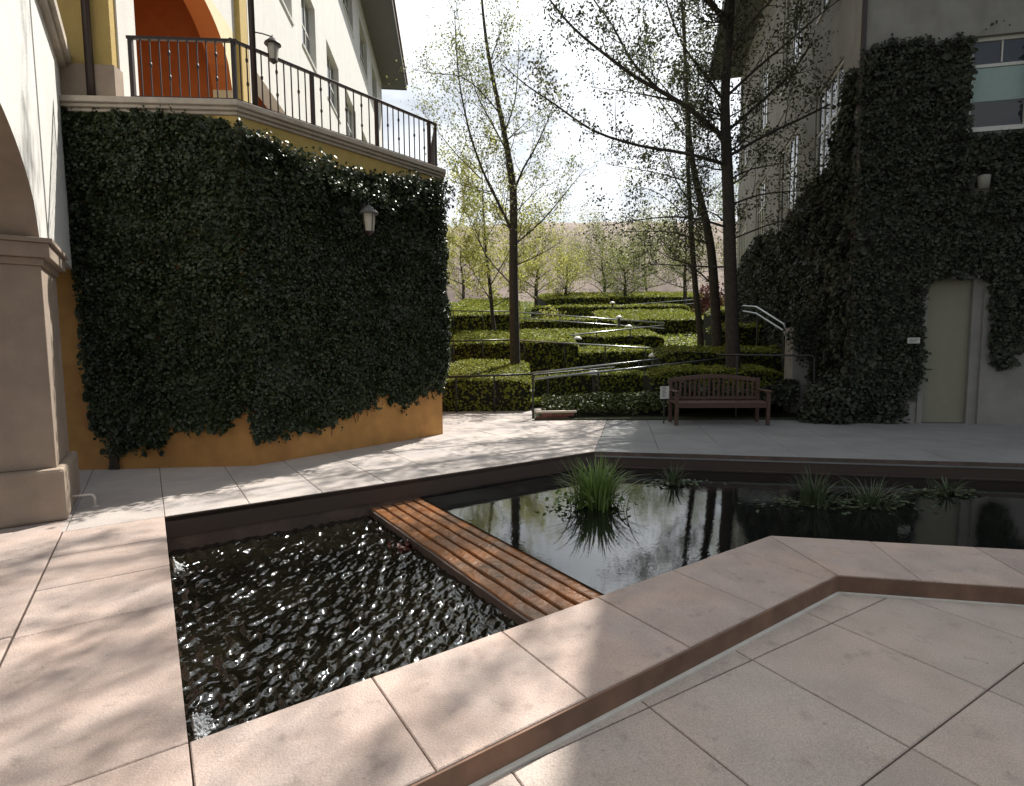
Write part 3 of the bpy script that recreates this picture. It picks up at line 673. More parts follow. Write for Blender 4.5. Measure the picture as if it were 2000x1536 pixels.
# inside the arcade: orange back wall, end wall, floor, ceiling
m = MB(); m.box(fe, sA0 - 1.2, 8.5, -2.0, -1.85, ZF - .1, 8.3); m.build('loggia_back_wall', M_orange, bl)
MB().box(fe, 3.75, 3.95, -1.84, -.36, ZF - .1, 8.3).build('loggia_end_wall', M_orange, bl)
MB().box(fe, 7.36, 7.5, -1.84, -.36, ZF - .1, 8.3).build('recess_end_wall', M_orange, bl)
MB().box(fe, -1., 8.5, -1.84, -.36, 8.2, 8.3).build('loggia_ceiling', M_orange, bl)
MB().box(fe, 4.0, 9., -4, 2.6, ZF - .25, ZF - .02).box(fe, 9.002, LEN, -.34, 2.0, ZF - .25, ZF - .02).build('terrace_floor', M_ledge, bl)
window(bl, Fr(fe(0, -1.84, 0), aE), 5.9, 7.2, 5.0, 6.9, -.07, cols=2, rows=(.5,))
# end face with the ochre column nearest the camera
fk = Fr(fe(-.02, 0, 0), aE - 90)   # heading left along the end face, outward toward the camera is to its left
MB().box(fe, -.14, -.022, -.96, -.02, ZF + .46, 12).build('column', M_ochre2, bl)
MB().box(fe, -.20, -.023, -1.0, .03, ZF - .02, ZF + .458).build('column_plinth', M_beige, bl)
MB().box(fe, -.16, -.06, -1.9, -1.0, ZF - .02, 12).build('dark_jamb', M_orange, bl)
MB().box(fe, -.02, 14, -6, -2.01, 0, 14).build('rear_block', M_white, bl)
MB().box(fe, 3.9, 4.28, .0, .10, ZF - .02, 12.5).build('pilaster', M_ochre2, bl)
fe2 = fe(4.62, .07, 0)
pdp = MB().tube([fe2 + UP * ZF, fe2 + UP * 12.5], .05, 10).build('grey_downpipe', M_ledge, bl, True)
dp = V(176, 150, 6.72); dp[2] = 0
MB().tube([dp + UP * (ZF - .02), dp + UP * 10], .045, 10).build('brown_downpipe', M_iron, bl, True)  # slim dark tube up the front of the ochre column
for (s, e, z0_, z1_) in wins + low_w + up_w: window(bl, fe, s, e, z0_, z1_, .16, cols=3, rows=(.5,), bar=.07, sill=True)
# eave: sloping soffit boards and roof
m = MB(); m.box(fe, -1, LEN + 1.0, -3, 1.45, ZE + .002, ZE + .14); m.build('eave_soffit', M_soffit, bl)
MB().box(fe, -1, LEN + 1.05, 1.452, 1.52, ZE - .05, ZE + .28).box(fe, LEN + 1.002, LEN + 1.05, -3, 1.45, ZE - .05, ZE + .28).build('fascia', M_soffit, bl)
r0 = [fe(-1, 1.6, ZE + .29), fe(LEN + 1.1, 1.6, ZE + .29), fe(LEN + 1.1, -5, ZE + 2.6), fe(-1, -5, ZE + 2.6)]
MB().add(r0 + [p + UP * .1 for p in r0], [(0, 1, 2, 3), (7, 6, 5, 4), (0, 4, 5, 1), (1, 5, 6, 2)]).build('roof', M_roof, bl)
MB().box(fe, LEN - .001, LEN + .3, -6, -.001, 0, ZE).build('end_wall', M_white, bl)

# ------------------------------------------------------------------ grey building on the right
dr = G(1860, 828); fd = Fr(dr, 101.2); s_c, _ = fd.hit(1650, 820); cr = fd(s_c, 0, 0)
fd = Fr(cr, 101.2); fg = Fr(cr, 14.7)      # fg: outward is -n
def dh(x, y, n=0): return fd.hit(x, y, n)
gb = thing('grey_building', 'grey stucco building covered with ivy at the right edge', 'building', fd(2, -3, 0))
ZR = 13.3
sd0, zd = dh(1808, 548); sd1, _ = dh(1925, 548); zd = 2.66
sw0, _ = dh(1897, 160); sw1, _ = dh(1992, 160); zw0, zw1 = 5.28, 6.86
sw1 = sw0 + .95
m = MB(); wall_grid(m, fd, 0, 12, 0, ZR, [(sd0, sd1, -.01, zd), (sw0, sw1, zw0, zw1), (sw0 + 3, sw0 + 4.1, zw0, zw1), (sw0, sw1, 9.3, 11)], -.3, 0)
wall_grid(m, fd, 0, 12, 0, .001, [], -.3, 0) if False else None
m.build('front_wall', M_grey, gb)
gw = [(.9, 2.8, 4.2, 7.2), (4.4, 6.5, 4.2, 7.2), (8.5, 10.3, 4.2, 7.2), (12.5, 14.2, 4.2, 7.2)]
gw2 = [(s, e, 8.9, 11.6) for s, e, _, _ in gw]
LG = 14.6
m = MB(); wall_grid(m, fg, .3, LG, 0, ZR, gw + gw2, 0, .3); m.build('side_wall', M_grey, gb)
MB().box(fg, LG + .001, LG + .3, .0, 8, 0, ZR).build('end_wall', M_grey, gb)
for (s, e, z0_, z1_) in gw + gw2: window(gb, fg, s, e, z0_, z1_, .04, cols=4, rows=(.70,), bar=.07, side=-1)
MB().box(fg, -1.1, LG + .35, -1.3, 6, ZR + .002, ZR + .16).build('eave_soffit', M_soffit, gb)
MB().box(fg, -1.15, LG + .4, -1.36, -1.302, ZR - .05, ZR + .3).build('fascia', M_soffit, gb)
MB().box(fd, -1, 13, -5, 1.0, ZR + .17, ZR + .3).box(fg, -.8, LG + .3, -1.2, 8, ZR + .31, ZR + .5).build('roof', M_roof, gb)
MB().box(fd, .4, 12, -6, -1.5, .02, ZR - .1).build('inner_block', M_grey, gb)  # unseen block added inside to stop sunlight leaking through the hollow building
# door in its recess
d = MB().box(fd, sd0 + .04, sd1 - .157, -.17, -.12, .01, zd - .0).build('door', M_taupe, gb)
MB().box(fd, sd0 + .09, sd0 + .13, -.119, -.06, 1.0, 1.02).box(fd, sd0 + .09, sd0 + .22, -.08, -.06, 1.0, 1.02).build('handle', M_darkrail, d)
MB().box(fd, sd0 - .05, sd0 + .035, -.2, .03, 0, zd + .001).box(fd, sd1 - .155, sd1 + .05, -.25, -.05, 0, zd + .001).box(fd, sd0 - .05, sd1 + .05, -.2, .035, zd + .002, zd + .07).build('door_frame', M_grey, gb)
w = window(gb, fd, sw0, sw1, zw0, zw1, .08, cols=1, rows=(.70,), bar=.06)
MB().box(fd, sw0 + .49, sw0 + .51, -.125, -.085, zw0 + 1.15, zw1 - .06).build('glazing_bar', M_frame, w)
MB().box(fd, sw0 + .065, sw1 - .065, -.102, -.099, zw0 + .50, zw0 + 1.07).build('blind', M_blind, w)
window(gb, fd, sw0, sw1, 9.3, 11, .08, cols=1, rows=(.7,), bar=.06); window(gb, fd, sw0 + 3, sw0 + 4.1, zw0, zw1, .08, cols=1, rows=(.7,), bar=.06)
MB().tube([fd(.03, .045, .1), fd(.03, .045, ZR)], .045, 10).build('downpipe', M_iron, gb, True)
sl_, zl_ = dh(1910, 362)
t = thing('wall_light', 'half-hidden pale wall light in the ivy above the beige door', 'lamp', fd(sl_, .05, zl_))
MB().lathe(fd(sl_, .16, zl_), [(.08, .12), (.095, .11), (.08, -.10), (.04, -.12)], 12).build('lamp_shade', M_dimglass, t, True); MB().box(fd, sl_ - .05, sl_ + .05, .0, .08, zl_ - .05, zl_ + .08).build('wall_plate', M_iron, t)
ss0, zs0 = dh(1773, 666)
t = thing('wall_sign', 'small white sign on the ivy wall left of the beige door', 'sign', fd(ss0, .0, zs0))
MB().box(fd, ss0 - .10, ss0 + .10, .20, .212, zs0 - .05, zs0 + .055).build('sign_face', M_sign, t)
m = MB()
for k in range(3): m.box(fd, ss0 - .075, ss0 + .07 - .02 * k, .2125, .214, zs0 + .025 - .026 * k, zs0 + .033 - .026 * k)
m.build('sign_print', M_ink, t); MB().box(fd, ss0 - .015, ss0 + .015, 0, .199, zs0 - .02, zs0 + .02).build('sign_bracket', M_iron, t)
# ivy on it
ivr = thing('ivy', 'dark ivy over the lower storeys of the grey building', 'climbing plant', fd(.5, .1, 0))
def keep_front(s, zz_):
    n = len(s); P = fd.p + s[:, None] * fd.s + zz_[:, None] * UP; x, y = proj(P); ns = wnoise(x * .04, y * .04, 1.4, 15) * 16 + NR.normal(0, 6, n)
    top = y > np.interp(x, [1600, 1655, 1700, 1800, 1890, 2100], [120, 108, 95, 84, 72, 60]) + ns
    k = top & ~((s > sw0 - .03) & (s < sw1 + .03) & (zz_ > zw0 - .1) & (zz_ < zw1 + .06))
    lo = np.interp(x, [1600, 1670, 1700, 1745, 1775, 1800, 1801, 1932, 1933, 1960, 2010, 2200], [826, 822, 806, 798, 770, 730, 548, 540, 700, 712, 640, 600])
    k &= y < lo + ns
    k &= ~((x > 1806 + ns * .4) & (x < 1932 + ns * .3) & (y > 544))
    k &= ~((x > 1890) & (x < 1930) & (y > 340) & (y < 382))
    return k
def keep_side(s, zz_):
    n = len(s); ns = wnoise(s * 1.5, zz_ * 1.5, 1.6, 25) * .22 + NR.normal(0, .08, n)
    k = (zz_ < 5.0 + .25 * np.sin(s * .8) + ns + np.clip(1.2 - s, 0, 1.2) * 1.6)
    return k
fgm = Fr(cr, 14.7); fgm.n = -fgm.n
leafmesh('ivy_foliage', [ivy_leaves(fd, -.03, 5.2, 0, 7.3, 1500, .060, keep_front, .22, 11, .7), ivy_leaves(fd, 0, 5.2, 0, 7.2, 260, .14, keep_front, .04, 12, .25),
    ivy_leaves(fgm, 0, LG, 0, 6.6, 600, .08, keep_side, .3, 13, .7), ivy_leaves(fgm, 0, LG, 0, 6.5, 130, .17, keep_side, .05, 14, .25)], M_ivy2, ivr)
for k in range(5):
    s = .35 + .12 * k; MB().tube([fd(s + .05 * math.sin(i * .8 + k), .03, i * .4) for i in range(8)], [.02 - .0015 * i for i in range(8)], 5).build('stem', M_stem, ivr)

# ------------------------------------------------------------------ hedges and ground cover
def box_hedge(label, x0, x1, y, depth, h, dens=420, size=.055, skew=0.0, col=None, zoff=0):
    """a clipped hedge running across the slope between photo columns x0 and x1 at distance y"""
    X0 = V(x0, 700, y)[0]; X1 = V(x1, 700, y + skew)[0]
    ang = math.degrees(math.atan2(X1 - X0, skew)); fr = Fr((X0, y), ang); Ln = math.hypot(X1 - X0, skew)
    t = thing('hedge', label, 'hedge', (X0 + (X1 - X0) / 2, y + skew / 2, float(tz(y))), 'clipped hedges between the ramp flights')
    n = max(6, int(Ln / .25)); m = MB(); zb = lambda s: float(tz(y + skew * s / Ln)) - .25 + zoff
    ts = [zb(Ln * i / n) + .25 + h * (1 + .012 * math.sin(i * .9) + .015 * math.sin(i * .3 + y)) * (.82 + .18 * math.sqrt(min(1, .06 + min(i, n - i) * Ln / n / .4))) for i in range(n + 1)]
    vs = []
    for i in range(n + 1):
        s = Ln * i / n
        rise = float(tz(y + depth) - tz(y))
        for nn, top, rz in ((.0, 0, 0), (-.02, 1, 0), (-depth + .02, 1, rise), (-depth, 0, 0)): vs.append(fr(s, nn - .05, (ts[i] - .06 + rz) if top else zb(s)))
    m.add(vs, [(i * 4 + j, i * 4 + (j + 1) % 4, i * 4 + 4 + (j + 1) % 4, i * 4 + 4 + j) for i in range(n) for j in range(4)] + [(0, 1, 2, 3), (n * 4 + 3, n * 4 + 2, n * 4 + 1, n * 4)])
    m.build('twigs', M_hcore, t)
    parts = []
    nf = int(Ln * h * dens * .55); s = NR.uniform(0, Ln, nf); u = NR.uniform(0, 1, nf); tt = np.interp(s, np.linspace(0, Ln, n + 1), ts); zz_ = tt - u * h  # front leaves thinned so the painted dark core shows as shade
    P = fr.p + s[:, None] * fr.s + fr.n * (-.03 + NR.uniform(-.03, .015, nf) + .04 * wnoise(s, zz_, 4, 3))[:, None] + zz_[:, None] * UP
    parts.append(leaves(P, np.tile(fr.n - UP * .12, (nf, 1)), size, tilt=.32, droop=.6))
    nt_ = int(Ln * depth * dens * 1.3); s = NR.uniform(-.03, Ln + .03, nt_); tt = np.interp(s, np.linspace(0, Ln, n + 1), ts); dd = NR.uniform(-.03, depth + .05, nt_)
    P = fr.p + s[:, None] * fr.s - fr.n * dd[:, None] + (tt - .03 + (tz(y + dd) - tz(y)) + NR.uniform(-.03, .03, nt_) + .015 * wnoise(s, dd, 4, 9))[:, None] * UP
    parts.append(leaves(P, np.tile(UP, (nt_, 1)), size, tilt=.6))
    leafmesh('hedge_foliage', parts, col or M_hedge, t)
    return t
HD = [   # label, photo columns, distance, depth, height, skew, leaf density, leaf size
 ('flat-topped hedge nearest the plaza, beside the corner of the ivy wall', 850, 1036, 12.6, 2.9, .79, 0, 700, .055),
 ('narrow hedge under the lowest rails, right of the ramp foot', 1048, 1272, 13.5, .5, .74, .2, 700, .055),
 ('long hedge behind the forked tree at the height of the second rail', 868, 1130, 16.5, 3.2, 1.18, 0, 420, .07),
 ('low hedge in the middle of the slope between two bright strips', 1056, 1292, 16.8, 1.2, .80, .3, 500, .065),
 ('hedge whose lit top runs along the third handrail', 1010, 1298, 19.4, 1.9, .98, .3, 380, .075),
 ('left hedge below the upper lawn, behind the small yellow tree', 868, 1020, 24.0, 7.5, 1.28, 0, 210, .10),
 ('dark-fronted hedge below the fourth flight handrail', 1006, 1205, 23.2, .7, 1.12, .2, 320, .08),
 ('sunlit hedge right of the fourth flight lamp', 1188, 1398, 25.2, 3.8, .82, .3, 240, .09),
 ('thin hedge below the topmost handrail', 1040, 1345, 30.0, .8, .92, .4, 260, .09),
 ('topmost broad hedge under the far trees', 1066, 1410, 36.0, 5.5, .93, .5, 130, .12),
]
for lb, x0_, x1_, y_, dp_, h_, sk, dn, sz_ in HD: box_hedge(lb, x0_, x1_, y_, dp_, h_, dn, sz_, sk)
box_hedge('dark hedge rising behind the bench, under the big tree', 1275, 1540, 12.6, .8, .95, 800, .055)
box_hedge('tall hedge behind the bench at the foot of the grey building', 1290, 1620, 14.5, 1.0, 1.15, 500, .06)
box_hedge('tall shaded hedge under the ivy of the grey building', 1400, 1560, 17.5, 1.0, 1.5, 300, .07)
box_hedge('tall shaded hedge at the right end of the upper flights', 1390, 1540, 22.5, 1.0, 1.6, 220, .08)
# low planting bed in front, from the ramp foot to the building
def bed(label, poly_fn, n, size, zf, mt, tilt=.6, hgt=.12):
    P = poly_fn(n); P[:, 2] = zf(P) + NR.uniform(0, hgt, len(P)); v = leaves(P, np.tile(UP, (len(P), 1)), size, tilt=tilt)
    return stuff(tag(leafmesh('ground_cover', [v], mt), label, 'ground cover'))
def rect(x0_, x1_, y0_, y1_):
    def fn(n):
        y = NR.uniform(y0_, y1_, n); xp = NR.uniform(x0_, x1_, n); X = (xp - 1000) / CF * y * 1.0; return np.stack([X, y, np.zeros(n)], -1)
    return fn
def ft(P): return tz(P[:, 1]) + .02 + .06 * wnoise(P[:, 0], P[:, 1], 1.6, 4)
bed('sunlit ground cover on the terraces between the hedges', lambda n: np.concatenate([rect(840, 1420, 12.9, 20)(n // 3), rect(840, 1440, 20, 30)(n // 3), rect(840, 1460, 30, 46)(n // 3)]), 120000, .12, ft, M_cover)
mound = lambda P: .02 + .38 * np.clip(1 - ((P[:, 1] - 11.85) / .85) ** 2, 0, 1) * (.8 + .25 * wnoise(P[:, 0], P[:, 1], 2.5, 6))
bed('low planting in front of the hedge between the ramp foot and the bench', rect(1062, 1330, 11.15, 12.7), 12000, .06, mound, M_lowhedge, .7)
mound2 = lambda P: .02 + .62 * np.clip(1 - ((P[:, 1] - 11.3) / .85) ** 2, 0, 1) * (.8 + .3 * wnoise(P[:, 0], P[:, 1], 2.5, 7))
bed('dark low shrubs behind the bench and along the foot of the grey building', rect(1310, 1560, 10.7, 12.3), 15000, .07, mound2, M_ivy2, .7)
m = MB(); xa, xb = G(1045, 822)[0], G(1560, 822)[0]
sb = MB().add([(xa, 10.95, -.012), (7.2, 10.55, -.012), (7.2, 13.2, -.012), (xa, 13.2, -.012), (xa, 10.95, .03), (7.2, 10.55, .03), (7.2, 13.2, .03), (xa, 13.2, .03)], [(4, 5, 6, 7), (0, 1, 5, 4), (3, 0, 4, 7)]).build('planting_bed_soil', M_soil); struct(sb)
# shrubs at the foot of the building, in front of its wall
def shrub(label, c, rx, ry, h, n, size, mt, group=None, name='shrub'):
    t = thing(name, label, 'shrub', c, group); u = NR.normal(0, 1, (n, 3)); u /= np.linalg.norm(u, axis=1, keepdims=True); u[:, 2] = np.abs(u[:, 2]); r = NR.uniform(.55, 1.05, n)[:, None]
    w = 1 + .22 * wnoise(u[:, 0] * 3, u[:, 1] * 3 + u[:, 2] * 4, 1.5, 9)[:, None]
    P = np.array(c) + u * np.array([rx, ry, h]) * r * w; leafmesh('shrub_foliage', [leaves(P, u, size, tilt=.7)], mt, t)
    for k in range(6):
        a = k * 1.05; MB().tube([np.array(c) + UP * -.02, np.array(c) + np.array([math.cos(a) * rx * .3, math.sin(a) * ry * .3, h * .5]), np.array(c) + np.array([math.cos(a) * rx * .6, math.sin(a) * ry * .6, h * .85])], [.02, .012, .005], 5).build('stem', M_stem, t)
    return t
shrub('dark rounded shrub right of the bench', G(1620, 824), .62, .45, .85, 2600, .075, M_ivy2)
shrub('dark rounded shrub hugging the wall left of the beige door', G(1722, 824) + np.array([0, .05, 0]), .55, .38, 1.15, 2600, .075, M_ivy2)
shrub('reddish shrub on the upper terrace beside the tree trunks', (tuple(V(1392, 585, 33)[:2]) + (float(tz(33)),)), 1.3, 1.0, 2.1, 1500, .14, M_leafR)
shrub('bright yellow-green shrub at the left of the upper lawn', (tuple(V(1075, 600, 30)[:2]) + (float(tz(30)),)), 1.0, .8, .8, 1200, .12, M_leafG)

# ------------------------------------------------------------------ ramp flights: paths and handrails
def flight(label, pts, two=True, mt=None):
    """pts: (px, py, Y) of the rail top at each end"""
    a, b = [V(*p) for p in pts]; a = np.array(a); b = np.array(b)
    t = thing('ramp_handrail', label, 'handrail', a - UP * .9, 'handrails of the zigzag ramp')
    d = b - a; Ln = np.linalg.norm(d[:2]); mt = mt or M_rail
    MB().tube([a, b], .026, 7).build('top_rail', mt, t, True)
    if two: MB().tube([a - UP * .24, b - UP * .24], .02, 6).build('lower_rail', mt, t, True)
    for k in range(int(Ln / 1.6) + 1):
        p = a + d * (k + .3) / (int(Ln / 1.6) + 1.3); MB().tube([p - UP * .02, p - UP * 1.0], .022, 6).build('post', M_darkrail, t, True)
    return a, b
flight('handrail across the first hedge top, left of the ramp foot', [(868, 737, 12.4), (1040, 731, 12.4)], False, M_darkrail)
flight('rear handrail of the lowest ramp flight', [(1040, 729, 13.2), (1405, 689, 15.4)], False)
flight('front handrail of the lowest ramp flight', [(1040, 741, 12.2), (1420, 700, 14.4)], False)
flight('handrail of the second flight, falling to the right behind the lowest one', [(1000, 664, 16.3), (1420, 690, 16.2)], False)
flight('level dark handrail left of the second flight', [(868, 667, 16.3), (1000, 664, 16.3)], False, M_darkrail)
flight('handrail of the third flight, rising right towards its lamp', [(1010, 666, 19.0), (1296, 636, 19.6)], False)
flight('double handrail of the fourth flight, falling to the right', [(1005, 610, 23.0), (1298, 631, 23.0)], True)
flight('double handrail of the topmost flight, rising right to the red shrub', [(1015, 613, 29.2), (1372, 584, 35.2)], True)
flight('level dark handrail left of the fourth flight', [(868, 607, 23.7), (1000, 609, 23.7)], False, M_darkrail)
def path(name, p, q, w=1.3):
    p, q = np.array(p), np.array(q); d = q - p; n = np.cross(d, UP); n = n / np.linalg.norm(n) * w / 2
    return struct(MB().add([p - n, q - n, q + n, p + n, p - n - UP * .2, q - n - UP * .2, q + n - UP * .2, p + n - UP * .2], [(0, 1, 2, 3), (0, 4, 5, 1), (2, 6, 7, 3), (1, 5, 6, 2), (3, 7, 4, 0)]).build(name, M_pavefar))
def tp(px, Y): X = (px - 1000) / CF * Y; return (X, Y, float(tz(Y)) + .04)
path('ramp_path', tp(1040, 12.8), tp(1420, 15.9)); path('ramp_path', tp(1420, 16.2), tp(1000, 19.8)); path('ramp_path', tp(1000, 19.9), tp(1330, 23.6)); path('ramp_path', tp(1330, 23.7), tp(1000, 28.4)); path('ramp_path', tp(1000, 28.5), tp(1400, 36.5))
# dark front rail at the plaza edge
r = thing('guard_rail', 'dark guard rail with a corner post at the foot of the ramp', 'railing', G(1041, 818))
p0 = G(1041, 818); top = V(1041, 733, p0[1]); MB().tube([p0, top], .022, 7).build('post', M_darkrail, r); MB().tube([top, V(1200, 718, p0[1] + 1.9)], .02, 7).build('top_rail', M_darkrail, r)
r = thing('guard_rail', 'dark rail turning down in front of the bare wall patch right of the bench', 'railing', G(1590, 800))
YR = 10.55; q = [V(1400, 693, YR + .5), V(1586, 695, YR), V(1590, 699, YR), V(1590, 760, YR)]; q.append(np.array([q[-1][0], q[-1][1], 0])); MB().tube(q, .02, 7).build('top_rail', M_darkrail, r, True); MB().tube([V(1440, 693, YR + .4), np.array([*V(1440, 693, YR + .4)[:2], 0])], .02, 7).build('post', M_darkrail, r)
st = thing('stair_handrail', 'bright sloping stair handrails in front of the ivy behind the bench', 'handrail', V(1490, 690, 15))
for dy in (0, 13):
    MB().tube([V(1452, 598 + dy * .8, 16.5), V(1478, 600 + dy, 15.8), V(1532, 634 + dy, 13.6), V(1534, 642 + dy, 13.5)], .028, 7).build('rail', M_rail, st, True)
for px, py, Y_ in ((1480, 606, 15.8), (1531, 640, 13.6)):
    p = V(px, py, Y_); MB().tube([p, p - UP * 1.0], .025, 6).build('post', M_darkrail, st)
# bare wall pier beside the stair
pr = thing('wall_pier', 'grey stucco pier between the bench and the ivy', 'pier', G(1568, 800)); Yp = 11.6
x0_, x1_ = V(1548, 700, Yp)[0], V(1592, 700, Yp)[0]; MB().box(Fr((x0_, Yp), 90), 0, x1_ - x0_, -.35, 0, 0, V(1570, 640, Yp)[2]).build('shaft', M_grey, pr, bevel=.01)
pt_ = V(1575, 655, Yp); n = 1500; P = pt_ + NR.normal(0, 1, (n, 3)) * [.16, .05, .22]; P = P[(P[:, 2] > pt_[2] - .75)]; P[:, 1] = Yp - np.abs(P[:, 1] - Yp) * .6 - .02
P2_ = np.array([x1_, Yp, .7]) + NR.normal(0, 1, (n, 3)) * [.07, .06, .4]; P2_ = P2_[P2_[:, 2] > .02]
tag(leafmesh('ivy_sprays', [leaves(np.concatenate([P, P2_]), np.tile([0, -1., .3], (len(P) + len(P2_), 1)), .065, tilt=.7)], M_ivy2), 'ivy creeping over the top and right edge of the grey stucco pier', 'climbing plant')
# path lamps with pale domed heads
for px, py, Y_, lb in ((1160, 727, 13.2, 'path lamp nearest the plaza, in the lawn strip by the lowest rail'), (1277, 693, 15.2, 'path lamp right of the lowest one, above the lowest double rail'), (1128, 660, 18.9, 'path lamp just above the second handrail, in the bright ground cover'),
                    (1228, 637, 21.7, 'path lamp above the end of the third handrail'), (1209, 619, 22.8, 'path lamp touching the fourth flight handrail'), (1196, 591, 29.4, 'topmost path lamp beside the highest handrail')):
    p = V(px, py, Y_); zb = float(tz(Y_)); s = .155
    t = thing('path_lamp', lb, 'lamp', (p[0], p[1], zb), 'domed path lamps along the ramp')
    MB().tube([(p[0], p[1], zb - .05), (p[0], p[1], p[2])], .045, 8).build('post', M_darkrail, t, True)
    MB().lathe((p[0], p[1], p[2] - .05), [(s, -.02), (s, 0), (s * .85, .045), (s * .5, .085), (.01, .105)], 14).build('lamp_head', M_frame, t, True)
# brick kerb
bk = thing('brick_kerb', 'short low red brick kerb at the foot of the ramp', 'kerb', G(1045, 820)); b0 = G(1046, 821); fb = Fr((b0[0], b0[1] + .0), 86)
for k in range(3):
    for r_ in range(2): MB().box(fb, .02 + k * .225 + (.11 if r_ else 0), .02 + k * .225 + .215 + (.11 if r_ else 0), -.11, 0, .0 + r_ * .07, .064 + r_ * .07).build('brick', M_brick, bk)
MB().box(fb, .0, .85, -.14, .02, .141, .18).build('kerb_cap', M_ledge, bk)

# ------------------------------------------------------------------ bench
bx0, bx1 = G(1316, 832), G(1508, 832); YB = float(bx0[1] + .02); fbn = Fr((bx0[0], YB), math.degrees(math.atan2(bx1[0] - bx0[0], bx1[1] - bx0[1]))); LB = float(np.linalg.norm(bx1 - bx0))
bn = thing('park_bench', 'reddish brown slatted wooden bench in the shade of the big tree', 'bench', fbn(LB / 2, -.25, 0))
for s in (0.03, LB - .09): MB().box(fbn, s, s + .06, -.06, 0, 0, .62).build('leg', M_wood, bn, bevel=.004)
for s in (0.03, LB - .09): MB().box(fbn, s, s + .06, -.58, -.52, 0, .86).build('leg', M_wood, bn, bevel=.004)
for s in (0.01, LB - .10): MB().box(fbn, s, s + .09, -.54, .02, .622, .65).build('armrest', M_wood, bn, bevel=.008)
for k in range(6): MB().box(fbn, .03, LB - .03, -.075 - k * .075, -.013 - k * .075, .405, .43).build('seat_slat', M_wood, bn, bevel=.003)
MB().box(fbn, .09, LB - .09, -.045, -.015, .33, .403).build('front_rail', M_wood, bn); MB().box(fbn, .09, LB - .09, -.57, -.535, .44, .50).build('back_rail', M_wood, bn)
m = MB(); n = 12
for i in range(n):
    s0_, s1_ = .09 + (LB - .18) * i / n, .09 + (LB - .18) * (i + 1) / n; h0 = .86 + .075 * math.sin(math.pi * i / n); h1 = .86 + .075 * math.sin(math.pi * (i + 1) / n)
    m.add([fbn(s0_, -.575, h0 - .075), fbn(s1_, -.575, h1 - .075), fbn(s1_, -.53, h1 - .075), fbn(s0_, -.53, h0 - .075), fbn(s0_, -.575, h0), fbn(s1_, -.575, h1), fbn(s1_, -.53, h1), fbn(s0_, -.53, h0)], [(0, 3, 2, 1), (4, 5, 6, 7), (3, 7, 6, 2), (0, 1, 5, 4)])
m.build('top_rail', M_wood, bn)
for k in range(17):
    s = .16 + (LB - .32) * k / 16; MB().box(fbn, s - .02, s + .02, -.562, -.545, .501, .79 + .07 * math.sin(math.pi * s / LB)).build('back_slat', M_wood, bn)
# small plate sign left of the bench
pl = V(1298, 767, YB + .25); t = thing('post_sign', 'small square mottled plate on a post at the left end of the bench', 'sign', (pl[0], pl[1], 0)); fs = Fr((pl[0] - .085, pl[1]), 90)
MB().box(fs, 0, .17, .0, .012, pl[2] - .12, pl[2] + .12).build('sign_face', M_sign, t); MB().tube([(pl[0], pl[1] + .03, 0), (pl[0], pl[1] + .03, pl[2] + .1)], .015, 6).build('post', M_darkrail, t)
m = MB()
for k in range(8): zc = pl[2] + .09 - k * .025; a = .02 + NR.uniform(0, .03); m.box(fs, a, a + NR.uniform(.04, .10), .0125, .0135, zc, zc + .010)
m.build('sign_print', M_ink, t)

# ------------------------------------------------------------------ water plants
def tuft(name, label, c, n, h, spread, mt, width=.006, cat='water plant'):
    t = thing(name, label, cat, c); m = MB()
    for i in range(n):
        a = NR.uniform(0, 6.28); o_ = np.array([math.cos(a), math.sin(a), 0]); st_ = c + o_ * abs(NR.normal(0, spread * .28)); L_ = h * NR.uniform(.45, 1.1); ln = NR.uniform(.15, .9) * spread; w = np.cross(o_, UP) * width * NR.uniform(.6, 1.4)
        pts = [st_ + o_ * ln * u ** 1.8 + UP * L_ * (u - .38 * ln / spread * u ** 3) for u in (0, .25, .5, .75, 1)]
        v = []
        for k, p in enumerate(pts): q = w * (1 - (k / 4) ** 2 * .97); v += [p - q, p + q]
        m.add(v, [(2 * k, 2 * k + 1, 2 * k + 3, 2 * k + 2) for k in range(4)])
    stuff(m.build('leaf_blades', mt, t)); return t
cg = G(1168, 985, ZU)
tuft('reed_clump', 'bright green reed clump standing in the upper pond', cg, 330, .56, .50, M_reed, .009)
P = cg + np.array([-.05, -.02, 0]) + NR.normal(0, 1, (340, 3)) * [.20, .13, .0] + UP * NR.uniform(.01, .12, (340, 1)); P[:, 0] -= .06
lf = leafmesh('floating_leaves', [leaves(P, np.tile(UP, (340, 1)), .045, tilt=.35)], M_reed); tag(lf, 'pale floating leaves round the bright reed clump', 'water plant')
for px, py, h_, sp_, nn, lb in ((1315, 945, .30, .22, 60, 'thin dull water plant right of the bright reeds'), (1590, 985, .42, .34, 120, 'larger dull water plant in the shaded pond'), (1700, 985, .30, .45, 110, 'spreading dull water plant right of the larger one'), (1850, 965, .22, .25, 50, 'faint water plant near the right edge of the pond')):
    c = G(px, py, ZU); tuft('water_plant', lb, c, nn, h_, sp_, M_reedD, .007)
    P = c + NR.normal(0, 1, (160, 3)) * [sp_ * .75, sp_ * .3, 0] + UP * NR.uniform(.0, .035, (160, 1)); lf = leafmesh('floating_leaves', [leaves(P, np.tile(UP, (160, 1)), .05, tilt=.2)], M_reedD); tag(lf, 'floating leaves around the ' + lb, 'water plant')
c = G(785, 1072, ZW); P = c + NR.normal(0, 1, (60, 3)) * [.05, .06, 0] + UP * NR.uniform(.0, .035, (60, 1)); lf = leafmesh('red_leaves', [leaves(P, np.tile(UP, (60, 1)), .035, tilt=.5)], M_redplant); tag(lf, 'small red leaf cluster in the rippling water beside the spillway', 'water plant')

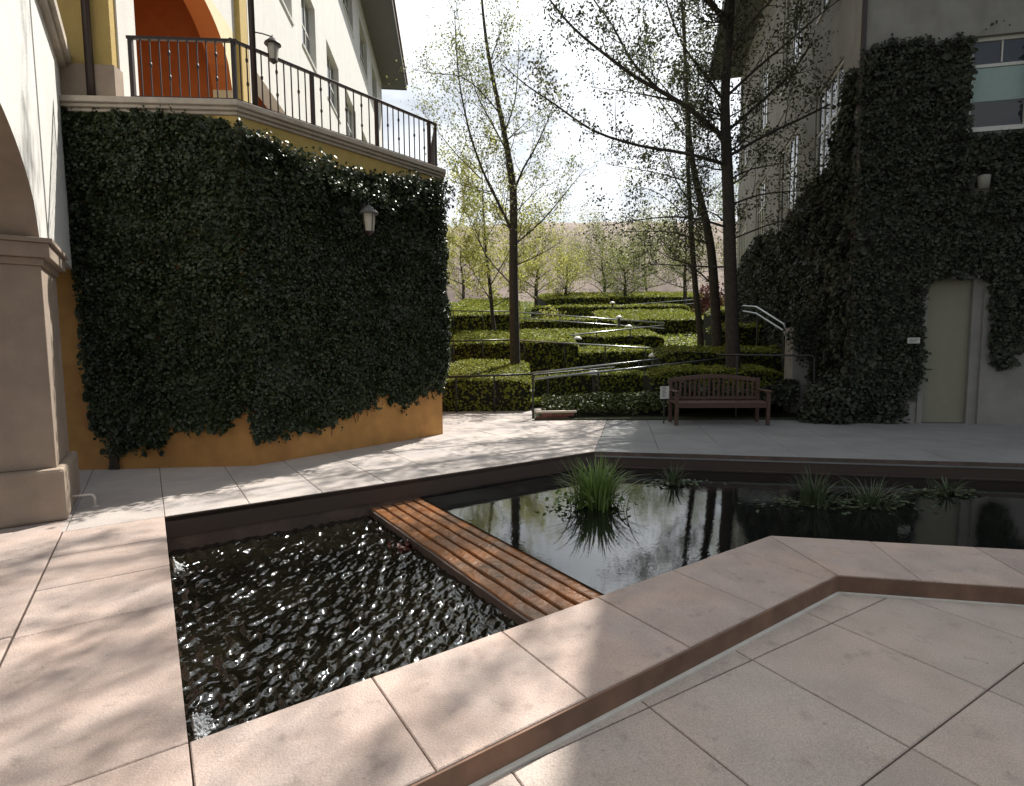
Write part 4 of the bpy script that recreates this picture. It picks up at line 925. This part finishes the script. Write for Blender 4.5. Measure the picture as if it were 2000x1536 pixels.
# ------------------------------------------------------------------ trees
def grow(m, L, p, d, ln, r, lvl, up, leafn, rs):
    """a crooked branch with children; m collects wood, L leaf points"""
    k = 5 if lvl > 1 else 4; pts = [p]; dd = d
    for i in range(k):
        dd = dd + rs.normal(0, .16, 3) + UP * up * .12; dd = dd / np.linalg.norm(dd); pts.append(pts[-1] + dd * ln / k)
    rr = [r * (1 - .75 * i / k) for i in range(k + 1)]
    m.tube(pts, rr, 5 if lvl > 1 else 3, cap=False)
    if lvl <= 1:
        for q in pts[1:]:
            for _ in range(leafn):
                L.append(q + rs.normal(0, .09, 3))
    if lvl > 0:
        n = 4 if lvl > 1 else 4
        for i in range(n):
            j = 1 + int(rs.uniform(0, k - .01)); base = pts[j]; t = pts[j] - pts[j - 1]; t = t / np.linalg.norm(t)
            s = rs.normal(0, 1, 3); s = s - t * (s @ t); s = s / np.linalg.norm(s); nd = t * .75 + s * .8 + UP * up * .3; nd = nd / np.linalg.norm(nd)
            grow(m, L, base, nd, ln * rs.uniform(.45, .7), rr[j] * .6, lvl - 1, up, leafn, rs)
def tree(label, Y, trunk, limbs, mt, leaf, seed, leafn=3, tw=1.0, extra=0, up=1.0, gname=None, subs=1.0, stem_tw=8, twl=.9):
    """trunk: list of (px, py, radius m); limbs: (points px,py, start radius, depth drift)"""
    rs = np.random.RandomState(seed); tp_ = [V(x, y, Y) for x, y, _ in trunk]; b = tp_[0].copy(); gz = float(tz(Y)) - .1
    if b[2] > gz: tp_ = [np.array([b[0], b[1], gz])] + tp_; rr = [trunk[0][2] * 1.25] + [t[2] for t in trunk]
    else: rr = [t[2] for t in trunk]
    t = thing('tree', label, 'tree', tp_[0] + UP * .1, gname); m = MB(); m.tube(smooth(tp_, rr)[0], smooth(tp_, rr)[1], 12); m.build('trunk', M_bark, t, True)
    L = []
    for pts, r0, dy in limbs:
        n = len(pts); q = [V(x, y, Y + dy * (i / (n - 1))) for i, (x, y) in enumerate(pts)]
        # start on the trunk
        rr_ = [r0 * .8 * (1 - .82 * i / (n - 1)) for i in range(n)]; q2, r2 = smooth(q, rr_, 3); m = MB(); m.tube(q2, r2, 7)
        tot = sum(np.linalg.norm(q2[i + 1] - q2[i]) for i in range(len(q2) - 1)); ns = max(3, int(tot / .38 * subs))
        for k in range(ns):
            u = (k + rs.uniform(.2, .9)) / ns; j = min(len(q2) - 2, int(u * (len(q2) - 1))); base = q2[j] * .5 + q2[j + 1] * .5; tt = q2[j + 1] - q2[j]; tt = tt / np.linalg.norm(tt)
            s = rs.normal(0, 1, 3); s = s - tt * (s @ tt); s = s / np.linalg.norm(s); nd = tt * .55 + s * .8 + UP * .25 * up; nd = nd / np.linalg.norm(nd)
            grow(m, L, base, nd, twl * rs.uniform(.5, 1.15) * tw * (1.15 - .5 * u), max(.006, r2[j] * .38), 2 if u < .75 else 1, up, leafn, rs)
        m.build('limb', M_twig, t)
    m = MB()
    for k in range(extra + stem_tw):
        j = rs.uniform(.35, 1); q2, r2 = smooth(tp_, rr, 3); i = min(len(q2) - 1, int(j * (len(q2) - 1))); a = rs.uniform(0, 6.28); el = rs.uniform(.0, .9)
        nd = np.array([math.cos(a) * math.cos(el), math.sin(a) * math.cos(el), math.sin(el)]); grow(m, L, q2[i], nd, (2.6 if k < extra else 1.1) * tw * rs.uniform(.6, 1.2), max(.008, r2[i] * (.45 if k < extra else .2)), 2, up, leafn, rs)
    stuff(m.build('branches', M_twig, t))
    L = np.array(L)
    if len(L): leafmesh('leaves', [leaves(L, NR.normal(0, 1, (len(L), 3)), leaf, QUAD, QUADF, tilt=.5, droop=.4)], mt, t)
    return t
def smooth(p, r, k=3):
    P = np.array(p); n = len(P)
    if n < 3: return list(P), list(r)
    o, q = [], []
    for i in range(n - 1):
        a = P[max(i - 1, 0)]; b = P[i]; c = P[i + 1]; d = P[min(i + 2, n - 1)]
        for j in range(k):
            t = j / k; o.append(.5 * ((2 * b) + (-a + c) * t + (2 * a - 5 * b + 4 * c - d) * t * t + (-a + 3 * b - 3 * c + d) * t ** 3)); q.append(r[i] * (1 - t) + r[i + 1] * t)
    o.append(P[-1]); q.append(r[-1]); return o, q
T1 = [(1434, 790, .18), (1430, 640, .155), (1426, 520, .146), (1423, 400, .136), (1419, 300, .122), (1416, 200, .105), (1421, 100, .10), (1428, 0, .088), (1434, -140, .07), (1436, -330, .045), (1440, -560, .015)]
L1_ = [([(1418, 322), (1340, 300), (1250, 285), (1160, 256), (1085, 205), (1030, 168), (985, 130)], .055, -1.2),
 ([(1418, 272), (1345, 212), (1290, 178), (1240, 150), (1180, 105), (1120, 55), (1070, -5), (1020, -70)], .075, -1.6),
 ([(1290, 178), (1238, 125), (1196, 50), (1160, 0), (1130, -60), (1090, -150)], .04, -1.0),
 ([(1416, 200), (1372, 140), (1335, 90), (1308, 25), (1290, -40), (1250, -140)], .05, .8),
 ([(1416, 228), (1345, 205), (1280, 190), (1215, 178), (1160, 172)], .035, 1.2),
 ([(1424, 305), (1500, 262), (1565, 232), (1650, 192), (1760, 160), (1880, 150)], .05, -1.5),
 ([(1422, 255), (1490, 196), (1548, 140), (1598, 62), (1626, 0), (1650, -60)], .05, .9),
 ([(1418, 190), (1480, 132), (1540, 82), (1600, 30), (1680, -30)], .045, -1.8),
 ([(1421, 110), (1470, 40), (1530, -20), (1620, -90)], .045, -2.0),
 ([(1424, 446), (1370, 430), (1310, 424), (1240, 431), (1178, 442)], .038, -.9),
 ([(1426, 522), (1340, 520), (1280, 516), (1235, 518)], .03, .7),
 ([(1424, 402), (1480, 382), (1545, 374), (1612, 372)], .035, -1.0),
 ([(1424, 352), (1470, 330), (1530, 318), (1590, 285)], .03, 1.1),
 ([(1424, 470), (1500, 440), (1570, 420), (1640, 380)], .03, -1.6),
 ([(1424, 60), (1350, -60), (1250, -200), (1150, -320)], .055, -3.0), ([(1428, 0), (1330, -150), (1220, -350), (1120, -500)], .05, -1.0),
 ([(1430, -60), (1480, -200), (1560, -380)], .05, -3.0), ([(1434, -140), (1380, -330), (1300, -560)], .045, -3.5), ([(1425, 40), (1330, -40), (1180, -160), (980, -260), (820, -330)], .06, -4.0),
 ([(1432, -100), (1250, -260), (1050, -420), (850, -560)], .05, -3.0),
 ([(1428, 0), (1405, -110), (1371, -250), (1330, -420)], .06, -5.0), ([(1430, -60), (1360, -200), (1270, -340), (1130, -480)], .06, -5.6), ([(1432, -100), (1440, -260), (1460, -420), (1420, -600)], .06, -5.0), ([(1424, 60), (1330, -80), (1200, -220), (1100, -330)], .06, -5.0)]
tree('tallest dark-trunked tree with long limbs, rising behind the park bench', 13.0, T1, L1_, M_leafD, .066, 3, leafn=2, twl=1.05, subs=1.1, stem_tw=26)
tree('leaning dark tree immediately left of the tallest trunk', 15.5, [(1402, 700, .15), (1397, 600, .135), (1390, 500, .12), (1378, 430, .105), (1362, 365, .09), (1350, 300, .075), (1343, 220, .06), (1338, 120, .045), (1332, 0, .03), (1328, -120, .012)],
 [([(1395, 560), (1350, 520), (1300, 500), (1260, 470)], .035, 1.0), ([(1375, 425), (1330, 370), (1300, 300), (1290, 230)], .035, -1.0), ([(1388, 480), (1320, 455), (1250, 452), (1180, 455)], .03, -1.0), ([(1362, 365), (1310, 345), (1240, 330), (1180, 320)], .028, 1.0), ([(1343, 230), (1380, 160), (1400, 90), (1410, 20)], .03, .5), ([(1345, 270), (1320, 200), (1250, 120), (1190, 60)], .03, 1.5)], M_leafD, .065, 5, leafn=1, twl=1.1, subs=1.5, stem_tw=26)
tree('thin dark tree left of the leaning trunk', 19.0, [(1368, 660, .11), (1358, 560, .10), (1350, 450, .085), (1344, 340, .07), (1341, 220, .055), (1338, 80, .035), (1336, -60, .012)],
 [([(1355, 540), (1300, 480), (1260, 430)], .03, .5), ([(1348, 430), (1290, 380), (1230, 360)], .03, -.8), ([(1342, 270), (1290, 200), (1260, 120), (1240, 40)], .03, -.5), ([(1345, 350), (1385, 280), (1400, 200)], .03, .8)], M_leafM, .07, 6, leafn=1, twl=1.2, subs=1.5, stem_tw=20)
tree('slender tree with a forked trunk rising from the left terrace', 15.0, [(1007, 745, .15), (1005, 650, .135), (1003, 550, .125), (1003, 450, .112), (1002, 370, .10), (992, 300, .082), (978, 225, .065), (958, 130, .05), (946, 50, .038), (938, -40, .025), (930, -150, .01)],
 [([(1003, 378), (1022, 330), (1045, 290), (1070, 235), (1088, 180)], .045, .6), ([(1001, 455), (975, 400), (950, 350), (925, 285), (908, 220), (896, 150), (890, 70), (888, 20)], .055, -.9), ([(1003, 480), (1060, 430), (1110, 370), (1145, 328)], .035, .5),
  ([(992, 300), (960, 240), (930, 180), (905, 90), (890, 0)], .035, .9), ([(985, 260), (1005, 200), (1012, 130), (1014, 60)], .028, -.8), ([(956, 125), (975, 70), (1000, 0)], .025, .4), ([(978, 225), (940, 180), (900, 150), (840, 143), (805, 135)], .026, -1.0),
  ([(1003, 560), (950, 500), (920, 430), (880, 380)], .03, .6), ([(1003, 520), (1050, 500), (1100, 470)], .03, -.6), ([(940, 350), (890, 300), (850, 250), (825, 215)], .022, .4), ([(960, 380), (900, 360), (860, 340)], .022, .8), ([(1003, 420), (1040, 380), (1075, 350)], .022, 1.2)], M_leafM, .060, 9, leafn=1, twl=1.0, subs=1.9, stem_tw=14)
tree('small yellow-green tree left of the forked trunk', 20.5, [(968, 668, .085), (962, 620, .075), (957, 560, .065), (950, 500, .05), (945, 430, .035), (942, 360, .02), (940, 300, .008)],
 [([(960, 590), (930, 540), (905, 490), (895, 440)], .03, .8), ([(957, 560), (985, 510), (1010, 460), (1030, 430)], .03, -.8), ([(950, 500), (920, 440), (905, 380), (900, 320)], .025, .6), ([(948, 470), (975, 420), (985, 360)], .025, .4), ([(962, 600), (1010, 570), (1050, 520)], .026, .9)], M_leafG, .085, 12, leafn=3, twl=1.1, subs=1.2)
far = [(1180, 588, 42, 470, M_leafM, 1.0, 'olive green tree on the upper terrace, left of the three behind the rails'), (1108, 592, 38, 515, M_leafG, .8, 'low yellow-green tree behind the forked trunk on the upper terrace'), (1262, 588, 50, 462, M_leafM, 1.2, 'middle olive tree behind the upper rails'),
 (1338, 575, 36, 455, M_leafM, .9, 'short-trunked green tree on the upper terrace beside the thin dark trunk'), (1045, 595, 33, 480, M_leafG, .9, 'pale yellow tree between the forked trunk and the brown hillside'), (1220, 590, 37, 520, M_leafM, .7, 'small bushy tree just above the topmost handrail'), (1463, 580, 34, 400, M_leafM, 1, 'green tree half hidden by the tallest trunk'), (905, 590, 40, 470, M_leafG, .9, 'thin yellowish tree against the hillside at the corner of the ivy wall')]
for i, (px, py, Y_, ty, mt_, ws, lb) in enumerate(far):
    hh = py - ty; w = hh * .62 * ws; rr_ = random.Random(i * 7 + 1); J = lambda a=9: rr_.uniform(-a, a)
    lim = []
    for k in range(9):
        u = .10 + .75 * k / 8; sd = 1 if k % 2 else -1; rch = w * (1 - .55 * u) * rr_.uniform(.6, 1.1)
        x0_, y0_ = px + J(2), py - hh * u
        lim.append(([(x0_, y0_), (x0_ + sd * rch * .5 + J(4), y0_ - hh * .14 + J(4)), (x0_ + sd * rch, y0_ - hh * .24 + J(8))], .05, rr_.uniform(-2.5, 2.5)))
    tree(lb, Y_, [(px + J(3), py + 8, .13), (px + J(4), py - hh * .3, .10), (px + J(5), py - hh * .6, .06), (px + J(6), ty, .015)], lim, mt_, .10, 30 + i, leafn=2, tw=1.7, twl=1.5, gname='trees along the upper terrace', stem_tw=12)
for o in bpy.data.objects:
    if '_o' in o: del o['_o']
